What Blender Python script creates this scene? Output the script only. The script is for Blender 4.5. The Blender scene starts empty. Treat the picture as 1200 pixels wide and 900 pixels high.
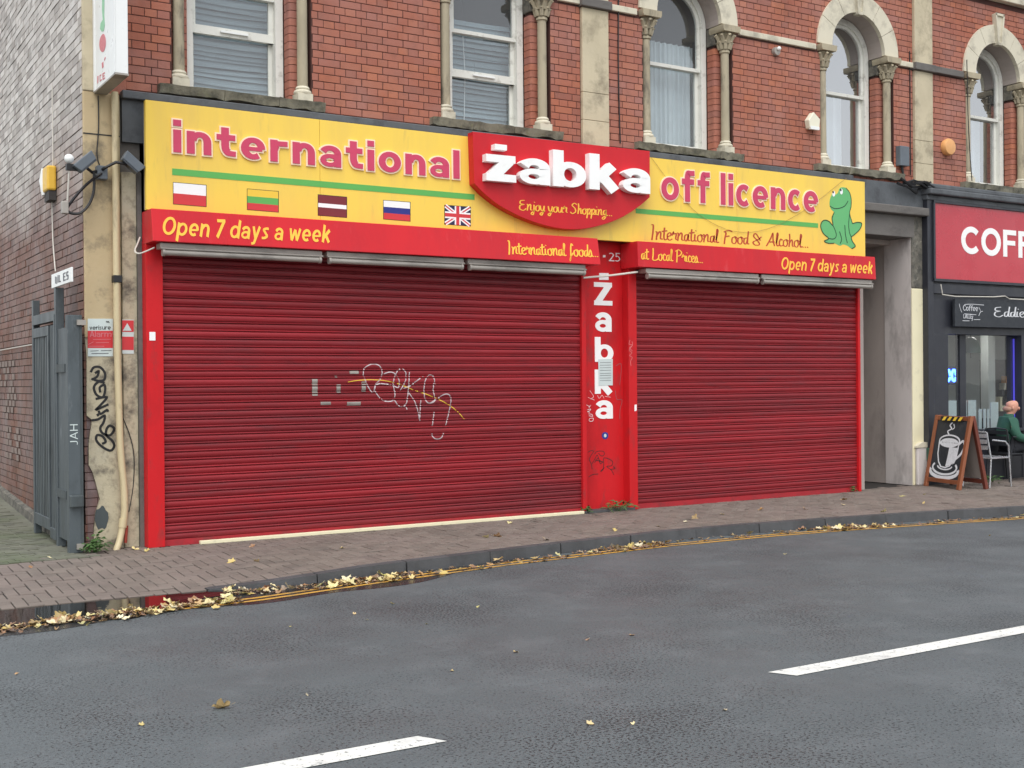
import bpy, math, random
from mathutils import Vector, Matrix
random.seed(7)
R = math.radians
scene = bpy.context.scene
COL = scene.collection
# ------------------------------------------------------------------ camera
YAW, PITCH, ROLL, FPX, CAMH, CAMD = R(31.6706), R(-0.1483), R(-0.4915), 1407.42, 1.6, 11.8214
fwd = Vector((math.sin(YAW)*math.cos(PITCH), math.cos(YAW)*math.cos(PITCH), math.sin(PITCH)))
rt0 = Vector((math.cos(YAW), -math.sin(YAW), 0)); up0 = rt0.cross(fwd)
RT = math.cos(ROLL)*rt0 + math.sin(ROLL)*up0
UP = -math.sin(ROLL)*rt0 + math.cos(ROLL)*up0
CAM = Vector((0, -CAMD, CAMH))
cd = bpy.data.cameras.new('camera'); cam = bpy.data.objects.new('camera', cd); COL.objects.link(cam)
cd.sensor_fit = 'HORIZONTAL'; cd.sensor_width = 36; cd.lens = FPX/1200*36; cd.clip_end = 2000; cd.clip_start = .05
cam.matrix_world = Matrix(((RT.x, UP.x, -fwd.x, CAM.x), (RT.y, UP.y, -fwd.y, CAM.y), (RT.z, UP.z, -fwd.z, CAM.z), (0, 0, 0, 1)))
scene.camera = cam
# ------------------------------------------------------------------ overcast daylight
SUN_EL, SUN_AZ = 58, -125          # degrees; azimuth measured from +X towards +Y
world = bpy.data.worlds.new('World'); scene.world = world; world.use_nodes = True
wn = world.node_tree.nodes; wl = world.node_tree.links
sky = wn.new('ShaderNodeTexSky'); sky.sky_type = 'NISHITA'; sky.sun_disc = False
sky.sun_elevation = R(SUN_EL); sky.sun_rotation = R(90-SUN_AZ); sky.air_density = 1.0; sky.dust_density = 2.0; sky.ozone_density = 1.0
hs = wn.new('ShaderNodeHueSaturation'); hs.inputs['Saturation'].default_value = .35
gm_ = wn.new('ShaderNodeGamma'); gm_.inputs['Gamma'].default_value = .5      # cloud cover evens the dome out
wl.new(sky.outputs[0], gm_.inputs['Color']); wl.new(gm_.outputs[0], hs.inputs['Color']); wl.new(hs.outputs[0], wn['Background'].inputs['Color'])
wn['Background'].inputs['Strength'].default_value = .15
sl = bpy.data.lights.new('sun', 'SUN'); sl.energy = 0.5; sl.angle = R(50); sl.color = (1, .985, .96)
so = bpy.data.objects.new('sun', sl); COL.objects.link(so); so.location = (-8, -14, 20)
sd = Vector((math.cos(R(SUN_EL))*math.cos(R(SUN_AZ)), math.cos(R(SUN_EL))*math.sin(R(SUN_AZ)), math.sin(R(SUN_EL))))
so.rotation_euler = sd.to_track_quat('Z', 'Y').to_euler()
vs = scene.view_settings; vs.view_transform = 'Standard'; vs.look = 'None'; vs.gamma = 1; vs.exposure = 1.98; vs.use_curve_mapping = False
# ------------------------------------------------------------------ photo pixels -> places
def ray(x, y): return (x-600)/FPX*RT - (y-450)/FPX*UP + fwd
def fac(x, y, Y=0.0):
    d = ray(x, y); t = (CAMD+Y)/d.y; return t*d.x, CAMH+t*d.z
def gnd(x, y, z=0.0):
    d = ray(x, y); t = (z-CAMH)/d.z; return t*d.x, t*d.y-CAMD
def side(x, y, X):
    d = ray(x, y); t = X/d.x; return t*d.y-CAMD, CAMH+t*d.z
def proj(p):
    v = Vector(p)-CAM; w = v.dot(fwd)
    if w <= .1: return None
    return 600+FPX*v.dot(RT)/w, 450-FPX*v.dot(UP)/w, w
# ------------------------------------------------------------------ materials
MATS = {}
def lin(c):
    return tuple((u/12.92 if u <= .04045 else ((u+.055)/1.055)**2.4) for u in (x/255 for x in c))
def mat(name, col, rough=.6, var=.12, scale=3.0, bump=0.0, bscale=60.0, dirt=None, metal=0.0, rnd=0.0, ramp=None,
        stretch=(1, 1, 1), spec=.5, fine=0.0, fscale=120.0, emit=None, coat=0.0):
    m = bpy.data.materials.new(name); m.use_nodes = True; nt = m.node_tree; N = nt.nodes; L = nt.links
    b = N['Principled BSDF']; geo = N.new('ShaderNodeNewGeometry')
    mp = N.new('ShaderNodeMapping'); mp.inputs['Scale'].default_value = stretch; L.new(geo.outputs['Position'], mp.inputs['Vector'])
    def noise(s, det=4, rough_=.6):
        n = N.new('ShaderNodeTexNoise'); n.inputs['Scale'].default_value = s; n.inputs['Detail'].default_value = det
        n.inputs['Roughness'].default_value = rough_; L.new(mp.outputs[0], n.inputs['Vector']); return n
    def mixc(fac_, a, c, mode='MIX'):
        x = N.new('ShaderNodeMix'); x.data_type = 'RGBA'; x.blend_type = mode
        if isinstance(fac_, (int, float)): x.inputs[0].default_value = fac_
        else: L.new(fac_, x.inputs[0])
        for i, q in ((6, a), (7, c)):
            if isinstance(q, tuple): x.inputs[i].default_value = (*q[:3], 1)
            else: L.new(q, x.inputs[i])
        return x.outputs[2]
    def rng(sock, a, c, d=0.0, e=1.0):
        r = N.new('ShaderNodeMapRange'); L.new(sock, r.inputs[0])
        for i, v in ((1, a), (2, c), (3, d), (4, e)): r.inputs[i].default_value = v
        return r.outputs[0]
    out = None
    if rnd or ramp:
        oi = N.new('ShaderNodeObjectInfo'); ad = N.new('ShaderNodeMath'); ad.operation = 'ADD'
        L.new(geo.outputs['Random Per Island'], ad.inputs[0]); L.new(oi.outputs['Random'], ad.inputs[1])
        fr = N.new('ShaderNodeMath'); fr.operation = 'FRACT'; L.new(ad.outputs[0], fr.inputs[0]); rs = fr.outputs[0]
    if ramp:
        cr = N.new('ShaderNodeValToRGB'); L.new(rs, cr.inputs[0]); cr.color_ramp.interpolation = 'LINEAR'
        e = cr.color_ramp.elements
        e[0].position, e[0].color = 0, (*ramp[0], 1); e[1].position, e[1].color = 1, (*ramp[-1], 1)
        for i, c in enumerate(ramp[1:-1]): q = e.new((i+1)/(len(ramp)-1)); q.color = (*c, 1)
        out = cr.outputs[0]
    else:
        out = (*col, 1)
    n1 = noise(scale)
    out = mixc(rng(n1.outputs['Fac'], .3, .7), out, tuple(c*(1-var) for c in col) if not ramp else (.5, .5, .5), 'MIX' if not ramp else 'MULTIPLY') if not ramp else mixc(rng(n1.outputs['Fac'], .35, .75, 0, var), out, (.45, .45, .47))
    if rnd:
        hv = N.new('ShaderNodeHueSaturation'); L.new(out, hv.inputs['Color']); L.new(rng(rs, 0, 1, 1-rnd, 1+rnd), hv.inputs['Value']); out = hv.outputs[0]
    if fine:
        nf = noise(fscale, 2); out = mixc(rng(nf.outputs['Fac'], .4, .6, 0, fine), out, tuple(c*.3 for c in col))
    if dirt:
        for dc, am, ds, lo, hi in dirt:
            nd = noise(ds, 6, .65); out = mixc(rng(nd.outputs['Fac'], lo, hi, 0, am), out, dc)
    if isinstance(out, tuple): b.inputs['Base Color'].default_value = out
    else: L.new(out, b.inputs['Base Color'])
    nr = noise(scale*2.3); L.new(rng(nr.outputs['Fac'], .3, .7, max(.03, rough-.1), min(1, rough+.1)), b.inputs['Roughness'])
    b.inputs['Metallic'].default_value = metal; b.inputs['Specular IOR Level'].default_value = spec
    if coat: b.inputs['Coat Weight'].default_value = coat
    if bump:
        nb = noise(bscale, 5, .65); bp = N.new('ShaderNodeBump'); bp.inputs['Strength'].default_value = 1; bp.inputs['Distance'].default_value = bump
        L.new(nb.outputs['Fac'], bp.inputs['Height']); L.new(bp.outputs[0], b.inputs['Normal'])
    if emit:
        b.inputs['Emission Color'].default_value = (*emit[0], 1); b.inputs['Emission Strength'].default_value = emit[1]
    MATS[name] = m; return m
def specks(m, s0, thr, col, patch):     # dark open pits between the stones, in patches
    nt = m.node_tree; N = nt.nodes; L = nt.links; b = N['Principled BSDF']; src = b.inputs['Base Color'].links[0].from_socket; g = N.new('ShaderNodeNewGeometry')
    def no(sc, det):
        n = N.new('ShaderNodeTexNoise'); n.inputs['Scale'].default_value = sc; n.inputs['Detail'].default_value = det; L.new(g.outputs['Position'], n.inputs['Vector']); return n.outputs['Fac']
    def mr(x, a, c, d, e):
        r = N.new('ShaderNodeMapRange'); L.new(x, r.inputs[0])
        for i, v in ((1, a), (2, c), (3, d), (4, e)): r.inputs[i].default_value = v
        return r.outputs[0]
    th = mr(no(patch, 4), .35, .68, thr+.1, thr-.06); d = N.new('ShaderNodeMath'); d.operation = 'SUBTRACT'; L.new(no(s0, 1.5), d.inputs[0]); L.new(th, d.inputs[1])
    x = N.new('ShaderNodeMix'); x.data_type = 'RGBA'; L.new(mr(d.outputs[0], 0, .04, 0, .9), x.inputs[0]); L.new(src, x.inputs[6]); x.inputs[7].default_value = (*col, 1); L.new(x.outputs[2], b.inputs['Base Color'])
def glass_mat(name, ior, tint=(.95, .97, .97), dust=.0):
    m = bpy.data.materials.new(name); m.use_nodes = True; N = m.node_tree.nodes; L = m.node_tree.links
    for n in list(N): N.remove(n)
    o = N.new('ShaderNodeOutputMaterial'); t = N.new('ShaderNodeBsdfTransparent'); t.inputs[0].default_value = (*tint, 1)
    g = N.new('ShaderNodeBsdfGlossy'); g.inputs['Roughness'].default_value = .02; g.inputs[0].default_value = (1, 1, 1, 1)
    f = N.new('ShaderNodeFresnel'); f.inputs[0].default_value = ior; x = N.new('ShaderNodeMixShader')
    ge = N.new('ShaderNodeNewGeometry'); no = N.new('ShaderNodeTexNoise'); no.inputs['Scale'].default_value = 2.2
    L.new(ge.outputs['Position'], no.inputs['Vector']); bp = N.new('ShaderNodeBump'); bp.inputs['Distance'].default_value = .004; bp.inputs['Strength'].default_value = .5
    L.new(no.outputs['Fac'], bp.inputs['Height']); L.new(bp.outputs[0], g.inputs['Normal'])
    iv = N.new('ShaderNodeMath'); iv.operation = 'SUBTRACT'; iv.inputs[0].default_value = 1; L.new(ge.outputs['Backfacing'], iv.inputs[1]); mu = N.new('ShaderNodeMath'); mu.operation = 'MULTIPLY'; L.new(f.outputs[0], mu.inputs[0]); L.new(iv.outputs[0], mu.inputs[1])
    L.new(mu.outputs[0], x.inputs[0]); L.new(t.outputs[0], x.inputs[1]); L.new(g.outputs[0], x.inputs[2])
    s = x.outputs[0]
    if dust:
        d = N.new('ShaderNodeBsdfDiffuse'); d.inputs[0].default_value = (.5, .52, .54, 1); y = N.new('ShaderNodeMixShader'); y.inputs[0].default_value = dust
        L.new(s, y.inputs[1]); L.new(d.outputs[0], y.inputs[2]); s = y.outputs[0]
    L.new(s, o.inputs[0]); MATS[name] = m; return m
BR = [lin(c) for c in ((156, 94, 77), (167, 104, 84), (171, 108, 86), (163, 100, 82), (177, 110, 84), (150, 96, 82), (169, 104, 82), (160, 103, 89), (165, 102, 82))]
mat('brick', BR[1], .85, .16, 1.3, .003, 60, ramp=BR, spec=.25, dirt=[((.12, .07, .06), .5, 1.1, .55, .8), ((.2, .1, .08), .3, 9, .5, .7)])
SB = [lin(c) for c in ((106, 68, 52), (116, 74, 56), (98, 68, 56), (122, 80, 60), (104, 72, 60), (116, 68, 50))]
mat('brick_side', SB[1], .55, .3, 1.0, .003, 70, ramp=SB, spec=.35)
def two_tone(m):      # upper bricks of the side wall mixed towards pale grey, edge broken by noise
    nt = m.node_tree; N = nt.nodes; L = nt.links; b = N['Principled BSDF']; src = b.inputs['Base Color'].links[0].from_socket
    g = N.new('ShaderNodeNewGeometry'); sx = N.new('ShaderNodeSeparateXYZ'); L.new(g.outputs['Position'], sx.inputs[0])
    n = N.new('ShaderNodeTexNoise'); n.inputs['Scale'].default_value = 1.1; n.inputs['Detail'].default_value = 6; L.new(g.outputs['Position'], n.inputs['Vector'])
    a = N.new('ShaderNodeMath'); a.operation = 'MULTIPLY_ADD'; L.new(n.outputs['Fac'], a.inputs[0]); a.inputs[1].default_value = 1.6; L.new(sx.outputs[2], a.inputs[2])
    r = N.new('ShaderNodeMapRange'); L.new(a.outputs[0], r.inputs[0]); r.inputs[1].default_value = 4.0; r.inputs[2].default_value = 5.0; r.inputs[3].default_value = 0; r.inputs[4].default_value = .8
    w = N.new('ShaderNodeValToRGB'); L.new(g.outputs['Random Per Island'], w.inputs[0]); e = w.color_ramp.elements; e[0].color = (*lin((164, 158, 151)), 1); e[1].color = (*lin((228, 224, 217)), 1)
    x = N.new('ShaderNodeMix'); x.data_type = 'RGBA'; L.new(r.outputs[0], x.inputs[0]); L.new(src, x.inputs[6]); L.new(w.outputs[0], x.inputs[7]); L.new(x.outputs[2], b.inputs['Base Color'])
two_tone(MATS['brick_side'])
mat('brick_worn', BR[0], .85, .5, 1.3, .003, 60, ramp=[lin(c) for c in ((112, 68, 58), (126, 80, 70), (104, 66, 58), (132, 86, 74))], spec=.3, dirt=[((.08, .06, .055), .6, 3, .45, .7)])
mat('mortar', lin((86, 54, 48)), .9, .3, 4, .002, 80)
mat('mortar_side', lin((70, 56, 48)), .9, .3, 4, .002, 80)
mat('buff_stone', lin((202, 190, 162)), .8, .16, 2.2, .002, 40, dirt=[((.16, .13, .09), .6, 3.5, .48, .68), ((.42, .36, .24), .4, 1.2, .45, .7)])
mat('pale_stone', lin((214, 207, 186)), .8, .1, 2.2, .002, 40, dirt=[((.2, .18, .14), .6, 3.2, .5, .7)])
mat('column_stone', lin((178, 167, 142)), .8, .22, 6, .003, 30, stretch=(1, 1, .35), dirt=[((.07, .06, .05), .7, 5, .55, .7)])
mat('sill_stone', lin((138, 134, 118)), .9, .3, 6, .012, 14, dirt=[((.05, .05, .04), .8, 5, .45, .65), ((.16, .17, .07), .5, 7, .55, .7)])
mat('render_tan', lin((192, 172, 136)), .9, .12, 1.6, .004, 25, dirt=[((.09, .08, .065), .8, 3.2, .5, .68), ((.55, .47, .31), .5, 1.3, .5, .75)])
mat('render_low', lin((190, 180, 154)), .9, .12, 2.0, .008, 14, dirt=[((.5, .47, .38), .6, 2, .5, .7), ((.08, .07, .06), .85, 4.4, .5, .66), ((.2, .17, .13), .6, 11, .5, .66)])
mat('grey_render', lin((176, 165, 158)), .9, .2, 1.5, .003, 30, dirt=[((.14, .12, .115), .6, 2.2, .5, .72)], stretch=(1, 1, .5))
mat('grey_render_pale', lin((208, 201, 197)), .9, .15, 1.5, .003, 30, dirt=[((.2, .18, .17), .6, 2.8, .52, .7)], stretch=(1, 1, .4))
mat('cream_paint', lin((232, 224, 190)), .7, .07, 2, .002, 30, dirt=[((.3, .27, .2), .5, 3.5, .58, .74)])
mat('mossy_stone', lin((120, 116, 106)), .95, .4, 8, .02, 16, dirt=[((.06, .06, .055), .7, 9, .45, .6), ((.5, .46, .38), .4, 11, .6, .7)])
mat('lead', lin((92, 96, 100)), .55, .3, 3, .004, 12, dirt=[((.03, .03, .035), .7, 4, .5, .7)])
mat('dark_wood', lin((66, 62, 60)), .7, .3, 4, .003, 30, stretch=(.4, 1, 3))
mat('slate_band', lin((112, 108, 104)), .8, .25, 3, .003, 30, stretch=(.5, 1, 1), dirt=[((.05, .045, .045), .6, 4, .5, .7)])
mat('yellow', lin((246, 208, 86)), .38, .05, .9, dirt=[(lin((222, 186, 96)), .5, 2.4, .45, .7), ((.4, .31, .12), .35, 9, .58, .75)], spec=.4, stretch=(1, 1, .16))
mat('cream_edge', lin((252, 226, 196)), .5, .03)
mat('pink', lin((206, 62, 98)), .45, .08, 3)
mat('sign_red', lin((206, 40, 48)), .35, .06, 1.2, dirt=[(lin((176, 40, 50)), .55, 2.4, .45, .72), (lin((222, 110, 112)), .25, 7, .6, .75)], spec=.22, stretch=(1, 1, .25))
mat('logo_red', lin((204, 34, 44)), .35, .06, 1.2, spec=.25, dirt=[(lin((180, 34, 44)), .5, 2, .45, .7)], stretch=(1, 1, .3))
mat('post_red', lin((204, 34, 40)), .42, .1, 2.5, .0008, 20, dirt=[(lin((150, 28, 34)), .55, 2.2, .52, .74), ((.12, .05, .05), .45, 7, .55, .7)], spec=.2, stretch=(1, 1, .4))
mat('shutter_red', lin((151, 42, 49)), .42, .12, 1.6, dirt=[((.1, .024, .03), .55, 1.4, .45, .7), ((.1, .035, .04), .45, 14, .5, .7), ((.3, .05, .065), .35, 9, .55, .75)], stretch=(.16, 1, 1.5), spec=.32, rnd=.15)
mat('rail_red', lin((170, 34, 44)), .5, .2, 3, dirt=[((.08, .03, .03), .5, 5, .5, .7)])
mat('white_letter', lin((246, 246, 244)), .4, .04, 4, dirt=[((.55, .5, .44), .25, 8, .6, .72)])
mat('white_plastic', lin((236, 238, 236)), .35, .05, 4, dirt=[((.5, .48, .42), .3, 6, .6, .75)])
mat('ivory_plastic', lin((232, 228, 206)), .45, .06, 5)
mat('green_print', lin((92, 176, 84)), .45, .05, 3)
mat('frog_green', lin((98, 180, 112)), .45, .05, 3)
mat('frog_line', lin((22, 66, 42)), .5)
mat('print_yellow', lin((252, 194, 66)), .45, .05, 3)
mat('print_white', lin((244, 244, 244)), .45, .04, 3)
mat('spray_white', lin((214, 200, 202)), .7, .3, 25)
mat('print_red', lin((206, 52, 58)), .45, .04, 3)
mat('print_brown_red', lin((180, 70, 40)), .5, .05, 3)
mat('print_maroon', lin((120, 34, 44)), .5, .05)
mat('print_blue', lin((36, 44, 132)), .5, .05)
mat('print_navy', lin((30, 32, 74)), .5, .05)
mat('print_black', lin((24, 24, 26)), .5, .05)
mat('print_gold', lin((240, 200, 66)), .5, .05)
mat('print_grey', lin((96, 98, 104)), .6, .1)
mat('faded_red_print', lin((214, 120, 128)), .5, .15, 20)
mat('faded_green_print', lin((148, 206, 164)), .5, .15, 20)
mat('galv', lin((168, 162, 154)), .45, .2, 5, metal=.25, dirt=[((.07, .06, .055), .6, 4, .5, .7)], stretch=(.4, 1, 1))
mat('gate_grey', lin((88, 96, 100)), .5, .14, 3, .001, 30, stretch=(1, 1, .35), dirt=[((.03, .035, .035), .6, 4, .5, .7), ((.3, .33, .34), .4, 7, .6, .74)], metal=.25)
mat('gate_dark', lin((72, 80, 82)), .6, .2, 4, stretch=(1, 1, .4), dirt=[((.02, .022, .02), .6, 4, .5, .7)])
mat('window_paint', lin((226, 226, 218)), .5, .08, 5, .001, 40, dirt=[((.22, .2, .16), .55, 8, .55, .7)])
mat('blind', lin((152, 166, 172)), .8, .35, 2.5, stretch=(.25, 1, 4))
mat('curtain', lin((206, 212, 214)), .85, .12, 3)
mat('room', (.1, .1, .105), .9, .2, 1)
mat('pipe_cream', lin((206, 190, 152)), .5, .12, 5, .001, 40, stretch=(1, 1, .3), dirt=[((.14, .11, .08), .55, 7, .55, .7)])
mat('black_plastic', (.012, .012, .014), .5, .2, 8)
mat('rust_red', lin((158, 66, 50)), .8, .3, 12)
mat('lamp_grey', lin((98, 106, 114)), .45, .15, 8)
mat('lamp_glass', lin((60, 66, 74)), .15, .1)
mat('alarm_yellow', lin((236, 190, 70)), .45, .1, 8)
mat('alarm_orange', lin((230, 170, 108)), .45, .12, 10)
mat('wire_brown', lin((150, 124, 84)), .6)
mat('wire_white', lin((214, 210, 200)), .5, .1, 8)
mat('asphalt', (.108, .124, .131), .6, .06, .5, .005, 60, spec=.45, fine=.3, fscale=70, dirt=[((.075, .085, .09), .35, .5, .46, .7), ((.16, .176, .184), .35, 2.6, .48, .7)])
specks(MATS['asphalt'], 60, .57, (.022, .023, .025), .9)
mat('wet_asphalt', (.035, .037, .038), .22, .2, 3, .003, 55, spec=.5, dirt=[((.07, .072, .075), .5, 8, .5, .66)])
mat('paint_white', lin((224, 224, 218)), .6, .1, 6, .001, 60, dirt=[((.3, .3, .3), .45, 5, .5, .7), ((.1, .11, .115), .85, 38, .58, .66)])
mat('paint_yellow', lin((206, 158, 70)), .6, .15, 5, .001, 60, dirt=[((.1, .09, .08), .75, 6, .5, .66)])
mat('paver', lin((122, 112, 104)), .75, .2, 1.4, .002, 60, rnd=.13, dirt=[((.05, .047, .043), .45, 2.5, .52, .72), ((.2, .155, .14), .5, .8, .45, .65)], spec=.4)
mat('joint', (.035, .03, .027), .95, .3, 5)
mat('kerb_stone', lin((80, 81, 83)), .65, .25, 3, .003, 50, rnd=.12, dirt=[((.03, .03, .03), .5, 4, .5, .7)])
mat('alley_moss', lin((118, 118, 104)), .95, .3, 1.5, .006, 30, rnd=.1, dirt=[((.085, .11, .05), .7, .9, .45, .65), ((.06, .06, .05), .6, 5, .5, .7)])
mat('ground', (.08, .08, .075), .9, .3, .3)
LF = [lin(c) for c in ((212, 188, 112), (226, 212, 156), (180, 138, 76), (134, 88, 54), (194, 170, 90), (230, 220, 184), (104, 72, 46), (204, 178, 100), (160, 154, 82), (224, 208, 150))]
mat('leaf_yellow', LF[0], .6, .3, 30, ramp=LF)
mat('leaf_brown', LF[3], .75, .3, 30, ramp=[lin(c) for c in ((92, 60, 40), (150, 106, 60), (70, 48, 36), (176, 140, 84), (60, 44, 36))])
mat('weed', (.06, .13, .03), .6, .3, 20, rnd=.3)
mat('wood_frame', lin((148, 88, 58)), .5, .25, 6, .001, 60, stretch=(1, 1, .2))
mat('wood_dark', lin((116, 58, 44)), .5, .25, 6, .001, 60, stretch=(1, 1, .2))
mat('chalkboard', lin((46, 50, 56)), .6, .2, 5, dirt=[((.09, .095, .1), .4, 6, .55, .75)])
mat('chalk', lin((222, 224, 228)), .9, .15, 25)
mat('shopfront_black', lin((44, 46, 54)), .4, .15, 3, dirt=[((.06, .06, .06), .4, 5, .55, .75)])
mat('cafe_red', lin((192, 46, 62)), .25, .1, 1.1, dirt=[(lin((168, 44, 58)), .5, .9, .45, .7)], spec=.6)
mat('alu', lin((214, 216, 220)), .28, .06, 6, metal=.85)
mat('table_dark', (.02, .022, .026), .45, .1)
mat('skin', lin((206, 150, 128)), .55, .12, 12)
mat('jacket_green', lin((48, 92, 76)), .85, .2, 8, .002, 40)
mat('trousers', (.03, .032, .04), .9, .2, 8)
mat('hair_grey', lin((176, 136, 118)), .8, .25, 40)
mat('shoe', (.015, .014, .013), .6)
mat('frost', lin((176, 190, 192)), .6, .1, 3)
mat('cafe_wall', lin((176, 182, 178)), .8, .15, 1.2)
mat('cafe_floor', (.12, .1, .085), .7, .2, 1)
mat('lamp_green', lin((44, 84, 66)), .5)
mat('neon_blue', (.02, .05, .6), .4, emit=((.03, .12, 1.0), 5.0))
mat('tube_light', (.8, .8, .8), .4, emit=((1, .97, .92), 16.0))
mat('strip_blue', (.05, .05, .4), .4, emit=((.12, .1, .8), .12))
mat('utility_green', lin((62, 96, 80)), .5, .2, 8)
mat('paper', lin((206, 218, 216)), .7, .08, 6)
mat('sticker_blue', lin((40, 54, 140)), .5)
glass_mat('glass', 2.0, (.92, .95, .96), .04)
glass_mat('glass_bright', 5.0, (.92, .95, .97), .03)
glass_mat('cafe_glass', 1.7, (.95, .96, .96), .02)
def water_mat():
    m = bpy.data.materials.new('water'); m.use_nodes = True; N = m.node_tree.nodes; L = m.node_tree.links; b = N['Principled BSDF']
    b.inputs['Base Color'].default_value = (.012, .011, .01, 1); b.inputs['Roughness'].default_value = .03; b.inputs['IOR'].default_value = 1.45
    g = N.new('ShaderNodeNewGeometry'); n = N.new('ShaderNodeTexNoise'); n.inputs['Scale'].default_value = 9; L.new(g.outputs['Position'], n.inputs['Vector'])
    p = N.new('ShaderNodeBump'); p.inputs['Distance'].default_value = .0006; L.new(n.outputs['Fac'], p.inputs['Height']); L.new(p.outputs[0], b.inputs['Normal']); MATS['water'] = m
water_mat()
# ------------------------------------------------------------------ mesh building
ORG = {}
class MB:
    def __init__(s): s.v = []; s.f = []
    def add(s, vs, fs):
        o = len(s.v); s.v += [tuple(v) for v in vs]; s.f += [tuple(i+o for i in f) for f in fs]; return s
    def hexa(s, p):      # 8 points: bottom ring 0-3 counter-clockwise, top ring 4-7
        return s.add(p, [(0, 3, 2, 1), (4, 5, 6, 7), (0, 1, 5, 4), (1, 2, 6, 5), (2, 3, 7, 6), (3, 0, 4, 7)])
    def box(s, x0, x1, y0, y1, z0, z1):
        return s.hexa([(x0, y0, z0), (x1, y0, z0), (x1, y1, z0), (x0, y1, z0), (x0, y0, z1), (x1, y0, z1), (x1, y1, z1), (x0, y1, z1)])
    def prism(s, poly, y0, y1):   # polygon in XZ (counter-clockwise seen from the street), extruded along Y
        n = len(poly); a = sum(poly[i][0]*poly[(i+1) % n][1]-poly[(i+1) % n][0]*poly[i][1] for i in range(n))
        if a < 0: poly = poly[::-1]
        vs = [(x, y0, z) for x, z in poly]+[(x, y1, z) for x, z in poly]
        return s.add(vs, [tuple(range(n)), tuple(range(2*n-1, n-1, -1))]+[(i, n+i, n+(i+1) % n, (i+1) % n) for i in range(n)])
    def prismz(s, poly, z0, z1):
        n = len(poly); a = sum(poly[i][0]*poly[(i+1) % n][1]-poly[(i+1) % n][0]*poly[i][1] for i in range(n))
        if a < 0: poly = poly[::-1]
        vs = [(x, y, z0) for x, y in poly]+[(x, y, z1) for x, y in poly]
        return s.add(vs, [tuple(range(n-1, -1, -1)), tuple(range(n, 2*n))]+[(i, (i+1) % n, n+(i+1) % n, n+i) for i in range(n)])
    def tube(s, pts, r, n=8, cap=True):
        pts = [Vector(p) for p in pts]; rr = r if isinstance(r, (list, tuple)) else [r]*len(pts); rings = []
        prev = None
        for i, p in enumerate(pts):
            t = (pts[min(i+1, len(pts)-1)]-pts[max(i-1, 0)]).normalized()
            a = prev if prev is not None else (Vector((0, 0, 1)) if abs(t.z) < .9 else Vector((1, 0, 0)))
            u = (a-t*a.dot(t)).normalized(); prev = u; w = t.cross(u)
            rings.append([p+rr[i]*(math.cos(2*math.pi*k/n)*u+math.sin(2*math.pi*k/n)*w) for k in range(n)])
        vs = [v for g in rings for v in g]
        fs = [(i*n+k, i*n+(k+1) % n, (i+1)*n+(k+1) % n, (i+1)*n+k) for i in range(len(pts)-1) for k in range(n)]
        if cap: fs += [tuple(range(n-1, -1, -1)), tuple(range((len(pts)-1)*n, len(pts)*n))]
        return s.add(vs, fs)
    def lathe(s, cx, cy, prof, n=14, z0=0.0):
        m = len(prof); vs = [(cx+r*math.cos(2*math.pi*k/n), cy+r*math.sin(2*math.pi*k/n), z0+z) for r, z in prof for k in range(n)]
        fs = [(i*n+k, i*n+(k+1) % n, (i+1)*n+(k+1) % n, (i+1)*n+k) for i in range(m-1) for k in range(n)]
        fs += [tuple(range(n-1, -1, -1)), tuple(range((m-1)*n, m*n))]
        return s.add(vs, fs)
    def blob(s, c, rx, ry, rz, n=8, m=6):
        vs = []; 
        for i in range(m+1):
            a = math.pi*i/m
            for k in range(n):
                b = 2*math.pi*k/n; vs.append((c[0]+rx*math.sin(a)*math.cos(b), c[1]+ry*math.sin(a)*math.sin(b), c[2]-rz*math.cos(a)))
        return s.add(vs, [(i*n+k, i*n+(k+1) % n, (i+1)*n+(k+1) % n, (i+1)*n+k) for i in range(m) for k in range(n)])
    def ribbon(s, pts, w, y0, y1, closed=False):   # flat stroke in XZ, front at y0, back at y1 (y1 > y0)
        P = [Vector(p) for p in pts]; n = len(P); a = []; b = []
        for i in range(n):
            pv = P[i-1] if (i or closed) else None; nx = P[(i+1) % n] if (i < n-1 or closed) else None
            d1 = (P[i]-pv).normalized() if pv is not None and (P[i]-pv).length > 1e-9 else None
            d2 = (nx-P[i]).normalized() if nx is not None and (nx-P[i]).length > 1e-9 else None
            if d1 is None: d1 = d2
            if d2 is None: d2 = d1
            t = d1+d2
            t = t.normalized() if t.length > 1e-6 else d1
            nn = Vector((-t.y, t.x)); c = max(.5, nn.dot(Vector((-d1.y, d1.x)))); ww = w[i] if isinstance(w, (list, tuple)) else w
            a.append(P[i]+nn*ww/2/c); b.append(P[i]-nn*ww/2/c)
        vs = [(p.x, y0, p.y) for p in a]+[(p.x, y0, p.y) for p in b]+[(p.x, y1, p.y) for p in a]+[(p.x, y1, p.y) for p in b]
        fs = []
        for i in range(n if closed else n-1):
            j = (i+1) % n; fs += [(n+i, n+j, j, i), (i, j, 2*n+j, 2*n+i), (n+j, n+i, 3*n+i, 3*n+j)]
        if not closed: fs += [(n, 0, 2*n, 3*n), (n-1, 2*n-1, 4*n-1, 3*n-1)]
        return s.add(vs, fs)
    def xf(s, M): s.v = [tuple(M @ Vector(v)) for v in s.v]; return s
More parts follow.
